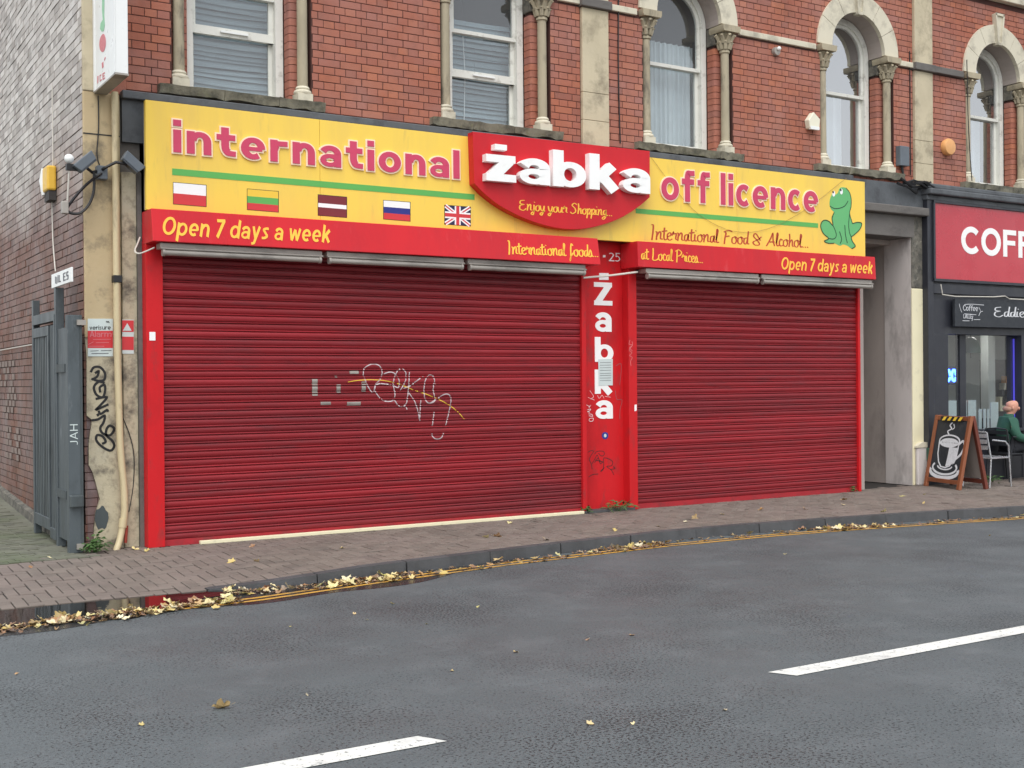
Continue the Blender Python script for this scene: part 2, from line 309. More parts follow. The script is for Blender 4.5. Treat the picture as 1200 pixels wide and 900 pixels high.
    def build(s, name, m, parent=None, smooth=False, bevel=0.0, kind=None):
        if parent is None:
            xs, ys, zs = zip(*s.v); o0 = Vector(((min(xs)+max(xs))/2, (min(ys)+max(ys))/2, min(zs)))
        else: o0 = ORG[parent]
        me = bpy.data.meshes.new(name); me.from_pydata([tuple(Vector(v)-o0) for v in s.v], [], s.f); me.validate(); me.update()
        if isinstance(m, str): m = MATS[m]
        me.materials.append(m)
        if smooth:
            for p in me.polygons: p.use_smooth = True
            if hasattr(me, 'set_sharp_from_angle'): me.set_sharp_from_angle(angle=R(50))
        o = bpy.data.objects.new(name, me); COL.objects.link(o)
        if parent is None: o.location = o0; ORG[o] = o0
        else: o.parent = parent; ORG[o] = o0
        if bevel:
            bv = o.modifiers.new('bevel', 'BEVEL'); bv.width = bevel; bv.segments = 2; bv.limit_method = 'ANGLE'
        if kind: o['kind'] = kind
        return o
def tag(o, label, cat=None, group=None, kind=None):
    if label: o['label'] = label
    if cat: o['category'] = cat
    if group: o['group'] = group
    if kind: o['kind'] = kind
    return o
def thing(name, label, cat, loc=(0, 0, 0), group=None):
    o = bpy.data.objects.new(name, None); o.empty_display_size = .2; COL.objects.link(o); o.location = loc; ORG[o] = Vector(loc)
    return tag(o, label, cat, group)
def part_at(name, mesh, loc, parent, rot=None):    # a part that shares mesh data
    o = bpy.data.objects.new(name, mesh); COL.objects.link(o); o.parent = parent; o.location = Vector(loc)-ORG[parent]
    if rot: o.rotation_euler = rot
    ORG[o] = Vector(loc); return o
def arc(cx, cy, rx, ry, a0, a1, n=14):
    return [(cx+rx*math.cos(R(a0+(a1-a0)*i/n)), cy+ry*math.sin(R(a0+(a1-a0)*i/n))) for i in range(n+1)]
def smooth(pts, k=5, closed=False):
    n = len(pts); out = []
    if n < 3: return [tuple(p) for p in pts]
    g = lambda i: pts[i % n] if closed else pts[max(0, min(n-1, i))]
    for i in range(n if closed else n-1):
        p0, p1, p2, p3 = g(i-1), g(i), g(i+1), g(i+2)
        for j in range(k):
            t = j/k; out.append(tuple(.5*((2*b)+(-a+c)*t+(2*a-5*b+4*c-d)*t*t+(-a+3*b-3*c+d)*t**3) for a, b, c, d in zip(p0, p1, p2, p3)))
    if not closed: out.append(tuple(pts[-1]))
    return out
def lerp(a, b, t): return a+(b-a)*t
def interp(tab, x):
    if x <= tab[0][0]: (a, b) = tab[0], tab[1]
    elif x >= tab[-1][0]: (a, b) = tab[-2], tab[-1]
    else:
        for a, b in zip(tab, tab[1:]):
            if a[0] <= x <= b[0]: break
    return a[1]+(b[1]-a[1])*(x-a[0])/(b[0]-a[0])
# ------------------------------------------------------------------ lettering drawn with a broad pen: x-height 1, capitals 1.42
def bold(ch, w):
    h = w/2; S = []; 
    def st(p, k=1.0, c=False): S.append((p, w*k, c))
    if ch == 'i': st([(h, 0), (h, 1)]); st([(h, 1.16), (h, 1.16+.8*w)]); W = w
    elif ch == 'l': st([(h, 0), (h, 1.42)]); W = w
    elif ch in 'nm':
        W = 1.08; st([(h, 0), (h, 1)]); st([(W-h, 0)]+arc(W/2+.04, .55, W/2-.04-h, .45-.35*w, 0, 165))
        if ch == 'm': st([(2*W-w-h, 0)]+arc(1.5*W-w/2+.04, .55, W/2-.04-h, .45-.35*w, 0, 165)); W = 2*W-w
    elif ch == 'u': W = 1.08; st([(W-h, 0), (W-h, 1)]); st([(h, 1)]+arc(W/2-.04, .45, W/2-.04-h, .45-.45*w, 180, 345))
    elif ch == 'r': W = .82; st([(h, 0), (h, 1)]); st(smooth([(h, .5), (.3, .8), (.52, 1-h*.95), (.82, 1-h*.9)]))
    elif ch == 't': W = .86; st(smooth([(.38, 1.32), (.38, .7), (.39, .42), (.5, .2), (.68, h*.95), (.86, h*.9)])); st([(0, 1-.36*w), (.84, 1-.36*w)], .72)
    elif ch == 'e': W = 1.12; st(arc(.56, .5, .56-h, .5-.35*w, -2, 308, 24)); st([(h, .48), (W-.4*w, .48)], .5)
    elif ch == 'a':
        W = 1.06; st([(W-h, 0), (W-h, .6)]+arc(.52, .6, .54-h, .4-.35*w, 0, 160)); st(arc(.5, .3, .5-.46*w, .3-.27*w, 0, 360, 24)[:-1], .8, True); st([(.5, .6-.27*w), (W-h, .6-.27*w)], .54)
    elif ch == 'o': W = 1.16; st(arc(.58, .5, .58-h, .5-.35*w, 0, 360, 26)[:-1], 1, True)
    elif ch == 'f': W = .84; st([(.36, 0), (.36, 1.0)]+smooth([(.36, 1.05), (.42, 1.25), (.58, 1.42-h), (.84, 1.42-.9*h)])); st([(0, 1-.36*w), (.8, 1-.36*w)], .72)
    elif ch == 'c': W = .98; st(arc(.55, .5, .55-h, .5-.35*w, 48, 312, 20))
    elif ch == 'z': W = .98; st([(0, 1-.38*w), (W-.02, 1-.38*w)], .76); st([(W-.62*w, 1-.5*w), (.62*w, .5*w)], 1.05); st([(0, .38*w), (W, .38*w)], .76)
    elif ch in 'bp':
        W = 1.18; st([(h, 0 if ch == 'b' else -.42), (h, 1.42 if ch == 'b' else 1)]); st(arc(.6, .5, .58-h, .5-.33*w, 0, 360, 24)[:-1], .94, True)
    elif ch == 'd': W = 1.18; st([(W-h, 0), (W-h, 1.42)]); st(arc(.58, .5, .58-h, .5-.33*w, 0, 360, 24)[:-1], .94, True)
    elif ch == 'k': W = 1.1; st([(h, 0), (h, 1.42)]); st([(w*.8, .4), (.86, 1)], .95); st([(.42, .6), (.94, 0)], 1.05)
    elif ch == 'y': W = 1.06; st([(.14, 1), (.54, .04)], .95); st([(.92, 1), (.5, -.1)]+smooth([(.5, -.1), (.4, -.3), (.12, -.36)]), .95)
    elif ch == 'v': W = 1.06; st([(.14, 1), (.53, .05)], .95); st([(.92, 1), (.53, .05)], .95)
    elif ch == 's': W = .86; st(smooth([(.78, .86), (.46, 1-h*.9), (.2, .76), (.44, .52), (.66, .28), (.4, h*.9), (.06, .12)], 6), .92)
    elif ch == 'w':
        W = 1.5
        for a, b in (((.12, 1), (.42, .04)), ((.42, .04), (.75, .9)), ((.75, .9), (1.08, .04)), ((1.08, .04), (1.38, 1))): st([a, b], .88)
    elif ch == 'O': W = 1.5; st(arc(.75, .71, .75-h, .71-.42*w, 0, 360, 30)[:-1], 1, True)
    elif ch == 'C': W = 1.32; st(arc(.75, .71, .75-h, .71-.47*w, 42, 318, 26))
    elif ch == 'F': W = 1.02; st([(h, 0), (h, 1.42)]); st([(h, 1.42-.42*w), (W, 1.42-.42*w)], .84); st([(h, .74), (W-.08, .74)], .8)
    elif ch == 'E': W = 1.02; st([(h, 0), (h, 1.42)]); st([(h, 1.42-.42*w), (W, 1.42-.42*w)], .84); st([(h, .74), (W-.08, .74)], .8); st([(h, .42*w), (W, .42*w)], .84)
    elif ch == 'Z': W = 1.16; st([(0, 1.42-.4*w), (W-.02, 1.42-.4*w)], .8); st([(W-.62*w, 1.42-.5*w), (.62*w, .5*w)], 1.05); st([(0, .4*w), (W, .4*w)], .8)
    elif ch == 'A': W = 1.3; st([(.1, 0), (.65, 1.42)]); st([(1.2, 0), (.65, 1.42)]); st([(.3, .45), (1.0, .45)], .8)
    elif ch == 'S': W = 1.0; st(smooth([(.92, 1.2), (.52, 1.42-h), (.2, 1.06), (.5, .74), (.82, .38), (.46, h), (.06, .2)], 6))
    elif ch == 'J': W = .8; st(smooth([(.66, 1.42), (.66, .4), (.5, .1), (.1, .12)]))
    elif ch == 'H': W = 1.1; st([(h, 0), (h, 1.42)]); st([(W-h, 0), (W-h, 1.42)]); st([(h, .72), (W-h, .72)])
    elif ch == 'L': W = .9; st([(h, 0), (h, 1.42)]); st([(0, h), (W, h)])
    elif ch == 'P': W = 1.0; st([(h, 0), (h, 1.42)]); st([(h, 1.42-h)]+arc(.5, 1.05, .5-h, .37-h, 90, -90)+[(h, .68+h)])
    elif ch == '7': W = .98; st([(0, 1.42-.42*w), (W, 1.42-.42*w)], .84); st([(W-.5*w, 1.42-.5*w), (.28, 0)])
    elif ch == '2': W = .98; st(smooth([(.06, 1.22), (.46, 1.42-h), (.82, 1.08), (.6, .66), (.12, .5*w)], 6)); st([(0, .42*w), (W, .42*w)], .84)
    elif ch == '5': W = .98; st([(.1, 1.42-.42*w), (.9, 1.42-.42*w)], .84); st([(.1+h, 1.4), (.1+h, .74)], .9); st(smooth([(.1+h, .8), (.5, .88), (.84, .46), (.5, h), (.04, .14)], 6))
    elif ch == '-': W = .5; st([(0, .6), (.5, .6)])
    elif ch == '.': W = w; st([(h, 0), (h, w)])
    elif ch == "'": W = w; st([(h, 1.05), (h, 1.42)])
    else: W = .6
    return S, W
SCR = {  # loose brush script
 'E': ([[(.55, 1.3), (.15, 1.2), (.1, .85), (.45, .75), (.1, .6), (.05, .15), (.4, -.02), (.7, .25)]], .75),
 'I': ([[(.1, 1.45), (.25, 1.4), (.2, .6), (.12, -.05)]], .42), 'F': ([[(.1, 1.2), (.3, 1.1), (.2, .5), (.15, -.05)], [(.2, 1.25), (.55, 1.35), (.85, 1.25)], [(.2, .7), (.6, .8)]], .75),
 'S': ([[(.7, 1.2), (.45, 1.4), (.2, 1.1), (.5, .7), (.55, .25), (.2, -.02), (0, .2)]], .75), 'A': ([[(0, -.05), (.4, .8), (.6, 1.35), (.62, .6), (.75, 0)], [(.2, .4), (.75, .45)]], .85),
 'L': ([[(.2, 1.4), (.18, .7), (.12, .05), (.5, .02), (.7, .2)]], .72), 'P': ([[(.2, 1.3), (.15, .6), (.1, -.1)], [(0, 1.2), (.4, 1.4), (.7, 1.1), (.5, .75), (.2, .65)]], .72),
 'n': ([[(0, .8), (.12, .7), (.06, 0)], [(.06, .3), (.3, .8), (.42, .7), (.4, .15), (.58, .1)]], .55), 'm': ([[(0, .8), (.12, .7), (.06, 0)], [(.06, .3), (.3, .8), (.36, .1), (.6, .8), (.68, .1), (.85, .1)]], .82),
 'j': ([[(.2, .8), (.2, .1), (.1, -.5), (-.1, -.35), (.3, .1)], [(.24, 1.1), (.28, 1.16)]], .32), 'o': ([[(.35, .75), (.1, .6), (.08, .15), (.3, .02), (.45, .35), (.35, .75), (.55, .6)]], .52),
 'y': ([[(0, .75), (.08, .2), (.3, .15), (.42, .75)], [(.42, .75), (.35, .1), (.15, -.5), (0, -.3), (.5, .12)]], .5), 'u': ([[(0, .75), (.06, .15), (.28, .1), (.42, .75)], [(.42, .75), (.42, .12), (.58, .1)]], .55),
 'r': ([[(0, .5), (.14, .85), (.16, .65), (.36, .72), (.32, .2), (.46, .1)]], .42), 'h': ([[(.12, 1.4), (.14, .8), (.06, 0)], [(.08, .35), (.3, .75), (.38, .6), (.38, .12), (.52, .1)]], .5),
 'p': ([[(.08, .8), (.1, .3), (0, -.5)], [(.08, .5), (.3, .8), (.42, .5), (.2, .08), (.06, .15)], [(.3, .08), (.5, .12)]], .46), 'i': ([[(.1, .75), (.08, .15), (.26, .1)], [(.16, 1.08), (.2, 1.14)]], .26),
 'g': ([[(.38, .7), (.15, .65), (.1, .2), (.3, .2), (.4, .75), (.34, -.1), (.12, -.5), (-.02, -.3), (.5, .1)]], .48), 't': ([[(.18, 1.25), (.12, .3), (.2, .05), (.38, .15)], [(-.05, .85), (.4, .95)]], .34),
 'e': ([[(.08, .35), (.36, .55), (.28, .78), (.08, .6), (.08, .2), (.25, .02), (.46, .18)]], .42), 'a': ([[(.38, .7), (.12, .6), (.08, .15), (.25, .08), (.4, .7), (.38, .15), (.54, .1)]], .5),
 'l': ([[(.05, .3), (.22, 1.2), (.14, 1.35), (.08, .4), (.14, .05), (.3, .12)]], .27), 'd': ([[(.38, .7), (.12, .6), (.08, .15), (.25, .08), (.4, .6), (.48, 1.4)], [(.42, .7), (.4, .12), (.55, .1)]], .5),
 'c': ([[(.36, .65), (.2, .78), (.06, .4), (.16, .05), (.42, .15)]], .38), 'f': ([[(.45, 1.2), (.3, 1.4), (.2, .9), (.12, 0), (.02, -.5), (.1, -.1), (.4, .4)]], .42), 's': ([[(.02, .2), (.2, .78), (.3, .3), (.15, .02), (.0, .12)], [(.2, .06), (.4, .15)]], .36),
 'b': ([[(.12, 1.4), (.06, .2), (.2, .02), (.36, .4), (.2, .68)], [(.3, .6), (.46, .6)]], .42), 'k': ([[(.12, 1.4), (.04, 0)], [(.36, .75), (.08, .38), (.4, .05)]], .45),
 '&': ([[(.7, .5), (.3, 1.2), (.1, .9), (.5, .4), (.6, .05), (.2, .02), (.05, .3), (.5, .6), (.8, .9)]], .9), "'": ([[(.12, 1.35), (.08, 1.1)]], .2), '.': ([[(.06, .02), (.1, .1)]], .22), ' ': ([], .34), '8': ([], .3)}
def layout(txt, w, style='bold', gap=.16, shear=0.0, space=.55):
    x = 0; out = []
    for ch in txt:
        if ch == ' ' and style == 'bold': x += space; continue
        if style == 'bold': S, W = bold(ch, w)
        else:
            s0, W = SCR.get(ch, ([], .4)); S = [(smooth(p, 4), w, False) for p in s0]
        out.append((ch, [([(px+x+shear*pz, pz) for px, pz in p], ww, c) for p, ww, c in S])); x += W+(gap if style == 'bold' else 0)
    return out, x-(gap if style == 'bold' else 0)
KST = [0]
def put(letters, width, X0, X1, Zf, sz, Y, depth, extra=0.0, thin=.7):
    """letters at X0..X1, base line z = Zf(x), x-height sz -> list of (char, MB)"""
    kx = (X1-X0)/width; out = []
    for ch, S in letters:
        mb = MB()
        for p, w, c in S:
            KST[0] = (KST[0]+1) % 9; q = list(p); ex = extra/((kx+sz)/2); n = len(q)
            if extra and not c and n > 1:
                a, b = Vector(q[0]), Vector(q[-1]); d0 = (a-Vector(q[1])).normalized()*ex/2; d1 = (b-Vector(q[-2])).normalized()*ex/2
                q[0] = tuple(a+d0); q[-1] = tuple(b+d1)
            if thin < 1 and n > 2:
                ws = []
                for i in range(n):
                    a = q[i-1] if (i or c) else q[0]; b = q[(i+1) % n] if (i < n-1 or c) else q[-1]; d = Vector((b[0]-a[0], b[1]-a[1])); d = d.normalized() if d.length > 1e-9 else Vector((0, 1))
                    ws.append(w*math.hypot(d.y, thin*d.x)+ex)
            else: ws = w+ex
            b_ = MB().ribbon(q, ws, Y-depth-KST[0]*.00025, Y, c)
            b_.v = [(X0+x_*kx, y_, Zf(X0+x_*kx)+z_*sz) for x_, y_, z_ in b_.v]; mb.add(b_.v, b_.f)
        if mb.v: out.append((ch, mb))
    return out
def line_print(name, txt, w, X0, X1, z0, z1, sz, Y, m, parent, style='script', shear=0.0, gap=.16, depth=.002):
    L_, W_ = layout(txt, w, style, gap, shear); mb = MB()
    for ch, b in put(L_, W_, X0, X1, lambda x: lerp(z0, z1, (x-X0)/(X1-X0)), sz, Y, depth): mb.add(b.v, b.f)
    return mb.build(name, m, parent)
def strokes_px(name, strokes, Y, wpx, m, parent, depth=.0015, k=5, scale=None):
    """marks traced from photo pixels onto the plane Y"""
    mb = MB()
    for i, p in enumerate(strokes):
        q = [fac(x, y, Y) for x, y in p]; q = smooth(q, k) if len(q) > 2 else q
        mb.ribbon(q, wpx*.0085, Y-depth-(i % 7)*.0003, Y)
    return mb.build(name, m, parent)
# ================================================================== THE SETTING
EDGE = [(-60, -2.12), (-3, -2.12), (1.45, -2.11), (2.08, -2.1), (2.72, -2.14), (3.13, -2.19), (3.45, -2.29), (3.75, -2.34), (4.63, -2.28), (6.6, -2.05), (8.04, -1.93), (9.0, -1.97), (10.08, -2.08), (11.55, -2.29), (13.0, -2.58), (15, -3.0), (18, -3.6), (30, -6.0), (60, -9)]
EDGZ = [(-60, -.085), (3.1, -.085), (3.45, -.055), (3.75, -.032), (4.4, -.004), (4.7, 0), (60, 0)]
ROADZ = -.1
def edge(x): return interp(EDGE, x)
def pz(x, y):
    e = interp(EDGZ, x)
    if not e: return 0.0
    t = max(0, min(1, (-.5-y)/(-.5-edge(x)))); return e*t
XS = [-60, -30, -15, -8, -4]+[-3+.3*i for i in range(74)]+[22, 26, 30, 40, 60]
mb = MB(); mb.add([(-400, -400, -.2), (400, -400, -.2), (400, 400, -.2), (-400, 400, -.2)], [(0, 1, 2, 3)])
tag(mb.build('ground', 'ground'), 'dull earth stretching away under the street', kind='structure')
def strip(rows):   # rows: list of lists of points of equal length
    n = len(rows[0]); vs = [p for r in rows for p in r]
    return MB().add(vs, [(i*n+k, (i+1)*n+k, (i+1)*n+k+1, i*n+k+1) for i in range(len(rows)-1) for k in range(n-1)])
road = strip([[(x, -10.6, ROADZ), (x, -8.0, ROADZ), (x, edge(x)-.6, ROADZ), (x, edge(x)+.03, ROADZ)] for x in XS]).build('road', 'asphalt'); tag(road, 'dark grey worn asphalt carriageway in front of the shops', kind='structure')
def lane(name, x0, x1, yf, w, m, taper=0):
    n = max(2, int((x1-x0)/.25)); rows = []
    for i in range(n+1):
        x = lerp(x0, x1, i/n); y = yf(x); rows.append([(x-taper, y-w/2, ROADZ+.004), (x+taper, y+w/2, ROADZ+.004)])
    return strip(rows).build(name, m, road)
for a, b in ((-1.4, 2.66), (4.93, 9.0), (11.2, 15.2)): lane('lane_dash', a, b, lambda x: -6.76, .15, 'paint_white', -.04)
YEL = [(-40, -2.82), (0, -2.84), (3.2, -2.8), (4.245, -2.6), (5.84, -2.36), (7.756, -2.24), (9.2, -2.28), (10.29, -2.4), (12.88, -2.84), (15, -3.28), (18, -3.9), (30, -6.3)]
lane('yellow_line', -12, 24, lambda x: interp(YEL, x), .05, 'paint_yellow')
lane('yellow_line', -12, 24, lambda x: interp(YEL, x)+.11, .05, 'paint_yellow')
def wet_y(x): return interp(YEL, x)-.16-.12*math.sin(x*1.7)-.07*math.sin(x*4.1+1)
strip([[(x, wet_y(x)*max(0, min(1, (6.2-x)/2))+(edge(x)-.05)*(1-max(0, min(1, (6.2-x)/2))), ROADZ+.002), (x, edge(x)+.02, ROADZ+.002)] for x in [-6+.15*i for i in range(82)]]).build('wet_patch', 'wet_asphalt', road)
# far side of the street, under and behind the camera
tag(MB().box(-60, 60, -16, -10.6, -.18, 0).build('far_pavement', 'paver'), 'plain pavement along the opposite side of the street', kind='structure')
pave = strip([[(x, edge(x)+.1, pz(x, edge(x)+.1)-.012)]+[(x, y, pz(x, y)-.012) for y in (-1.6, -1.2, -.8, -.5, 0, .5, 1.4)] for x in XS]).build('pavement', 'joint')
tag(pave, 'pinkish brown herringbone block pavement in front of the shutters', kind='structure')
# kerb
kerb = MB().box(-30, 24, -1.6, -1.5, -.3, -.2).build('kerb', 'kerb_stone'); tag(kerb, 'worn grey stone kerb along the gutter', kind='structure')
x = 3.02; i = 0
while x < 20:
    L_ = random.uniform(.86, .96); n = 4; mb = MB(); g = .006
    for k in range(n):
        a = lerp(x+g, x+L_-g, k/n); b = lerp(x+g, x+L_-g, (k+1)/n); za = pz(a, edge(a))+.004; zb = pz(b, edge(b))+.004
        ya, yb = edge(a), edge(b); d = .006*math.sin(i*2.3)
        mb.hexa([(a, ya+d, -.16), (b, yb+d, -.16), (b, yb+.13, -.16), (a, ya+.13, -.16), (a, ya+d+.012, za), (b, yb+d+.012, zb), (b, yb+.13, zb), (a, ya+.13, za)])
    mb.build('kerb_stone', 'kerb_stone', kerb, bevel=0); x += L_; i += 1
# block paving, 90 degree herringbone
U = .104; cand = []
for ix in range(-34, 190):
    for iy in range(-40, 4):
        m4 = (ix-iy) % 4
        if m4 == 0: x0, x1, y0, y1 = ix*U, (ix+2)*U, iy*U, (iy+1)*U
        elif m4 == 3: x0, x1, y0, y1 = ix*U, (ix+1)*U, iy*U, (iy+2)*U
        else: continue
        xm, ym = (x0+x1)/2, (y0+y1)/2
        lim = .13 if xm > 3.02 else .0
        y0 = max(y0, edge(xm)+lim)
        if y1-y0 < .02 or ym > (.22 if xm > 2.55 else -.2): continue
        if x1 < -3: continue
        p = proj((xm, ym, 0)); ar = 0
        if p and -10 < p[0] < 1210 and 0 < p[1] < 900: ar = 1/p[2]**3
        cand.append((ar, x0, x1, y0, y1))
cand.sort(reverse=True)
def paver_geo(mb, x0, x1, y0, y1, dz, tl):
    g = .005; c = .005; xa, xb, ya, yb = x0+g, x1-g, y0+g, y1-g
    P = [(xa, ya), (xb, ya), (xb, yb), (xa, yb)]; Q = [(xa+c, ya+c), (xb-c, ya+c), (xb-c, yb-c), (xa+c, yb-c)]
    f = lambda p, o: (p[0], p[1], pz(*p)+dz+o+tl[0]*(p[0]-xa)+tl[1]*(p[1]-ya))
    mb.add([f(p, -.03) for p in P]+[f(p, -.004) for p in P]+[f(p, 0) for p in Q], [(8, 9, 10, 11)]+[(i, (i+1) % 4, 4+(i+1) % 4, 4+i) for i in range(4)]+[(4+i, 4+(i+1) % 4, 8+(i+1) % 4, 8+i) for i in range(4)])
rest = MB()
for k, (ar, x0, x1, y0, y1) in enumerate(cand):
    dz = random.gauss(0, .0015); tl = (random.gauss(0, .012), random.gauss(0, .012))
    if k < 300 and ar > 0:
        b = MB(); paver_geo(b, x0, x1, y0, y1, dz, tl); b.build('paver', 'paver', pave)
    else: paver_geo(rest, x0, x1, y0, y1, dz, tl)
rest.build('block_paving', 'paver', pave, kind='stuff')
# alley
def az(x, y): return max(0, (y-2.2))*.055
al = strip([[(x, y, az(x, y)-.002) for y in (-.2, .4, 1, 1.6, 2.2, 3, 4, 5, 6, 8)] for x in (-6, -3, -1, 0, .8, 1.4, 2, 2.3, 2.62)]).build('alley_ground', 'alley_moss')
tag(al, 'mossy green concrete lane running beside the brick side wall', kind='structure')
st_ = MB(); rs_ = random.Random(8); yy_ = -.18; r_ = 0
while yy_ < 5.6:
    xx_ = -.2-(r_ % 2)*.12
    while xx_ < 2.5:
        if xx_+.23 < 2.52: st_.hexa([(xx_+.006, yy_+.006, -.05), (xx_+.224, yy_+.006, -.05), (xx_+.224, yy_+.134, -.05), (xx_+.006, yy_+.134, -.05)]+[(p[0], p[1], az(0, p[1])+.004+rs_.gauss(0, .003)) for p in ((xx_+.012, yy_+.012), (xx_+.218, yy_+.012), (xx_+.218, yy_+.128), (xx_+.012, yy_+.128))])
        xx_ += .23
    yy_ += .14; r_ += 1
st_.build('setts', 'alley_moss', al, kind='stuff')
mb = MB()
for i in range(40):
    xa = -1.4+i*.1; mb.box(xa+.003, xa+.098, -.31+.01*math.sin(i), -.2, -.03, .006+random.uniform(-.002, .004))
mb.build('edging', 'alley_moss', al)
# puddle
out = [(x, edge(x)-.005) for x in [(.1+.2*i) for i in range(16)]]
low = []
for i in range(24):
    t = i/23; x = lerp(3.25, -.6, t); low.append((x, lerp(-2.42, -2.9, min(1, t*3.5))+.07*math.sin(x*5)+.04*math.sin(x*13+1)))
pud = MB(); pud.prismz(smooth(out, 1)+smooth(low, 3), ROADZ-.002, ROADZ+.008)
tag(pud.build('puddle', 'water'), 'dark rainwater puddle along the lowered kerb', kind='structure')
# ================================================================== ROLLER SHUTTERS
PITCH_S = .0802
PROF = [(0, .004), (.004, -.004), (.016, -.011), (.03, -.0145), (.042, -.0145), (.052, -.011), (.0575, -.004), (.059, .003), (.062, .003), (.0635, -.010), (.0665, -.0175), (.070, -.019), (.0755, -.014), (.0795, -.003), (.0802, .004)]
SHY = .05
def prof(z): return SHY-.002+interp(PROF, (z-.06) % PITCH_S)
def shutter(label, xl, xr, nm):
    t = thing('roller_shutter', label, 'shutter', ((xl+xr)/2, SHY, 0))
    w = xr-xl; n = len(PROF)
    mes = []
    for k in range(5):
        rk = random.Random(k*7+int(xl)); me = bpy.data.meshes.new('slat'); nx = 14; ph = [rk.uniform(0, 6.28) for _ in range(3)]
        wob = lambda x: .0016*math.sin(x*.9+ph[0])+.0012*math.sin(x*2.3+ph[1])+.0007*math.sin(x*5.1+ph[2])
        vs = [(lerp(-w/2, w/2, c/nx), y+wob(lerp(-w/2, w/2, c/nx)), z+.5*wob(lerp(-w/2, w/2, c/nx)+1.7)) for c in range(nx+1) for z, y in PROF]
        me.from_pydata(vs, [], [(c*n+i, (c+1)*n+i, (c+1)*n+i+1, c*n+i+1) for c in range(nx) for i in range(n-1)]); me.materials.append(MATS['shutter_red']); mes.append(me)
    for i in range(36): part_at('slat', mes[(i*3) % 5], ((xl+xr)/2, SHY+random.gauss(0, .0012), .06+i*PITCH_S), t, (random.gauss(0, .012), random.gauss(0, .0002), 0))
    MB().box(xl, xr, SHY-.012, SHY+.03, .0, .062).build('bottom_rail', 'rail_red', t)
    MB().box(xl, xr, SHY+.03, SHY+.05, 0, 3.1).build('backing', 'black_plastic', t)
    return t
XP0, XP1 = 3.116, 3.28
XM0, XM1 = 8.285, 9.112
XR0, XR1 = 13.02, 13.068
sh1 = shutter('wide red metal roller shutter covered in white scribbled graffiti', XP1+.002, XM0-.002, 's')
sh2 = shutter('narrower red metal roller shutter without graffiti, nearer the cafe', XM1+.002, XR0-.002, 's')
def guide(t, x0, x1): MB().box(x0, x1, 0, SHY+.1, 0, 3.0).build('guide_rail', 'post_red', t, bevel=.004)
guide(sh1, XP0, XP1); guide(sh1, XM0, 8.345); guide(sh2, 8.985, XM1); guide(sh2, XR0, XR1)
def canopy(t, x0, x1, yt, yb, zt, zb):
    MB().add([(x0, yt, zt), (x1, yt, zt), (x1, yb, zb), (x0, yb, zb), (x0, .12, zt), (x1, .12, zt), (x1, .12, zb), (x0, .12, zb)],
             [(3, 2, 1, 0), (4, 5, 6, 7), (0, 1, 5, 4), (7, 6, 2, 3), (0, 4, 7, 3), (2, 6, 5, 1)]).build('shutter_box', 'sign_red', t, bevel=.006)
canopy(sh1, 3.113, 8.375, -.212, -.272, 3.285, 2.966); canopy(sh2, 8.96, 13.125, -.222, -.24, 3.285, 2.97)
# bare metal lamp battens under the two shutter boxes
def batten(x0, x1, label):
    t = thing('awning_roller', label, 'awning rail', ((x0+x1)/2, -.17, 2.85), 'metal rails under the shutter boxes')
    MB().box(x0, x1, -.21, -.06, 2.905, 2.962).build('housing', 'galv', t, bevel=.006)
    MB().tube([(x0, -.225, 2.905), (x1, -.225, 2.905)], .011, 8).build('front_rod', 'galv', t, smooth=True)
    MB().tube([(x0+.03, -.205, 2.868), (x1-.02, -.205, 2.868)], .03, 12).build('tube', 'galv', t, smooth=True)
    for x in (x0+.03, x1-.03): MB().tube([(x-.012, -.205, 2.868), (x+.012, -.205, 2.868)], .038, 12).build('end_cap', 'galv', t, smooth=True)
batten(3.2, 4.87, 'dull metal roller rail under the red box at the drainpipe end'); batten(4.92, 6.55, 'dull metal roller rail in the middle of the wide shutter')
batten(6.6, 8.2, 'dull metal roller rail next to the numbered red pier'); batten(9.1, 10.95, 'dull metal roller rail over the narrow shutter, pier end'); batten(11.0, 13.08, 'dull metal roller rail over the narrow shutter, doorway end')
# threshold strip
tag(MB().box(3.62, 8.28, -.03, .02, .0, .034).build('threshold_strip', 'cream_paint', bevel=.004), 'long pale metal threshold strip at the foot of the wide shutter', 'threshold')
# graffiti sprayed on the shutter follows the slats
def spray(name, strokes, wpx, m, parent, kk=6):
    mb = MB()
    for p in strokes:
        q = [fac(340+x/5, 400+y/5, SHY) for x, y in p]; q = smooth(q, kk) if len(q) > 2 else q
        d = [q[0]]
        for a, b in zip(q, q[1:]):
            n = max(1, int(math.hypot(b[0]-a[0], b[1]-a[1])/.006))
            d += [(lerp(a[0], b[0], i/n), lerp(a[1], b[1], i/n)) for i in range(1, n+1)]
        hw = wpx*.0085/2; prev = None
        for i in range(len(d)-1):
            a, b = Vector(d[i]), Vector(d[i+1]); t = (b-a)
            if t.length < 1e-7: continue
            nn = Vector((-t.y, t.x)).normalized()*hw
            # paint misses the grooves
            if prof((a.y+b.y)/2) > SHY-.0065: continue
            c = [a+nn, a-nn, b-nn, b+nn]
            mb.add([(u.x, prof(u.y)-.002, u.y) for u in c], [(0, 1, 2, 3)])
    return mb.build(name, m, parent)
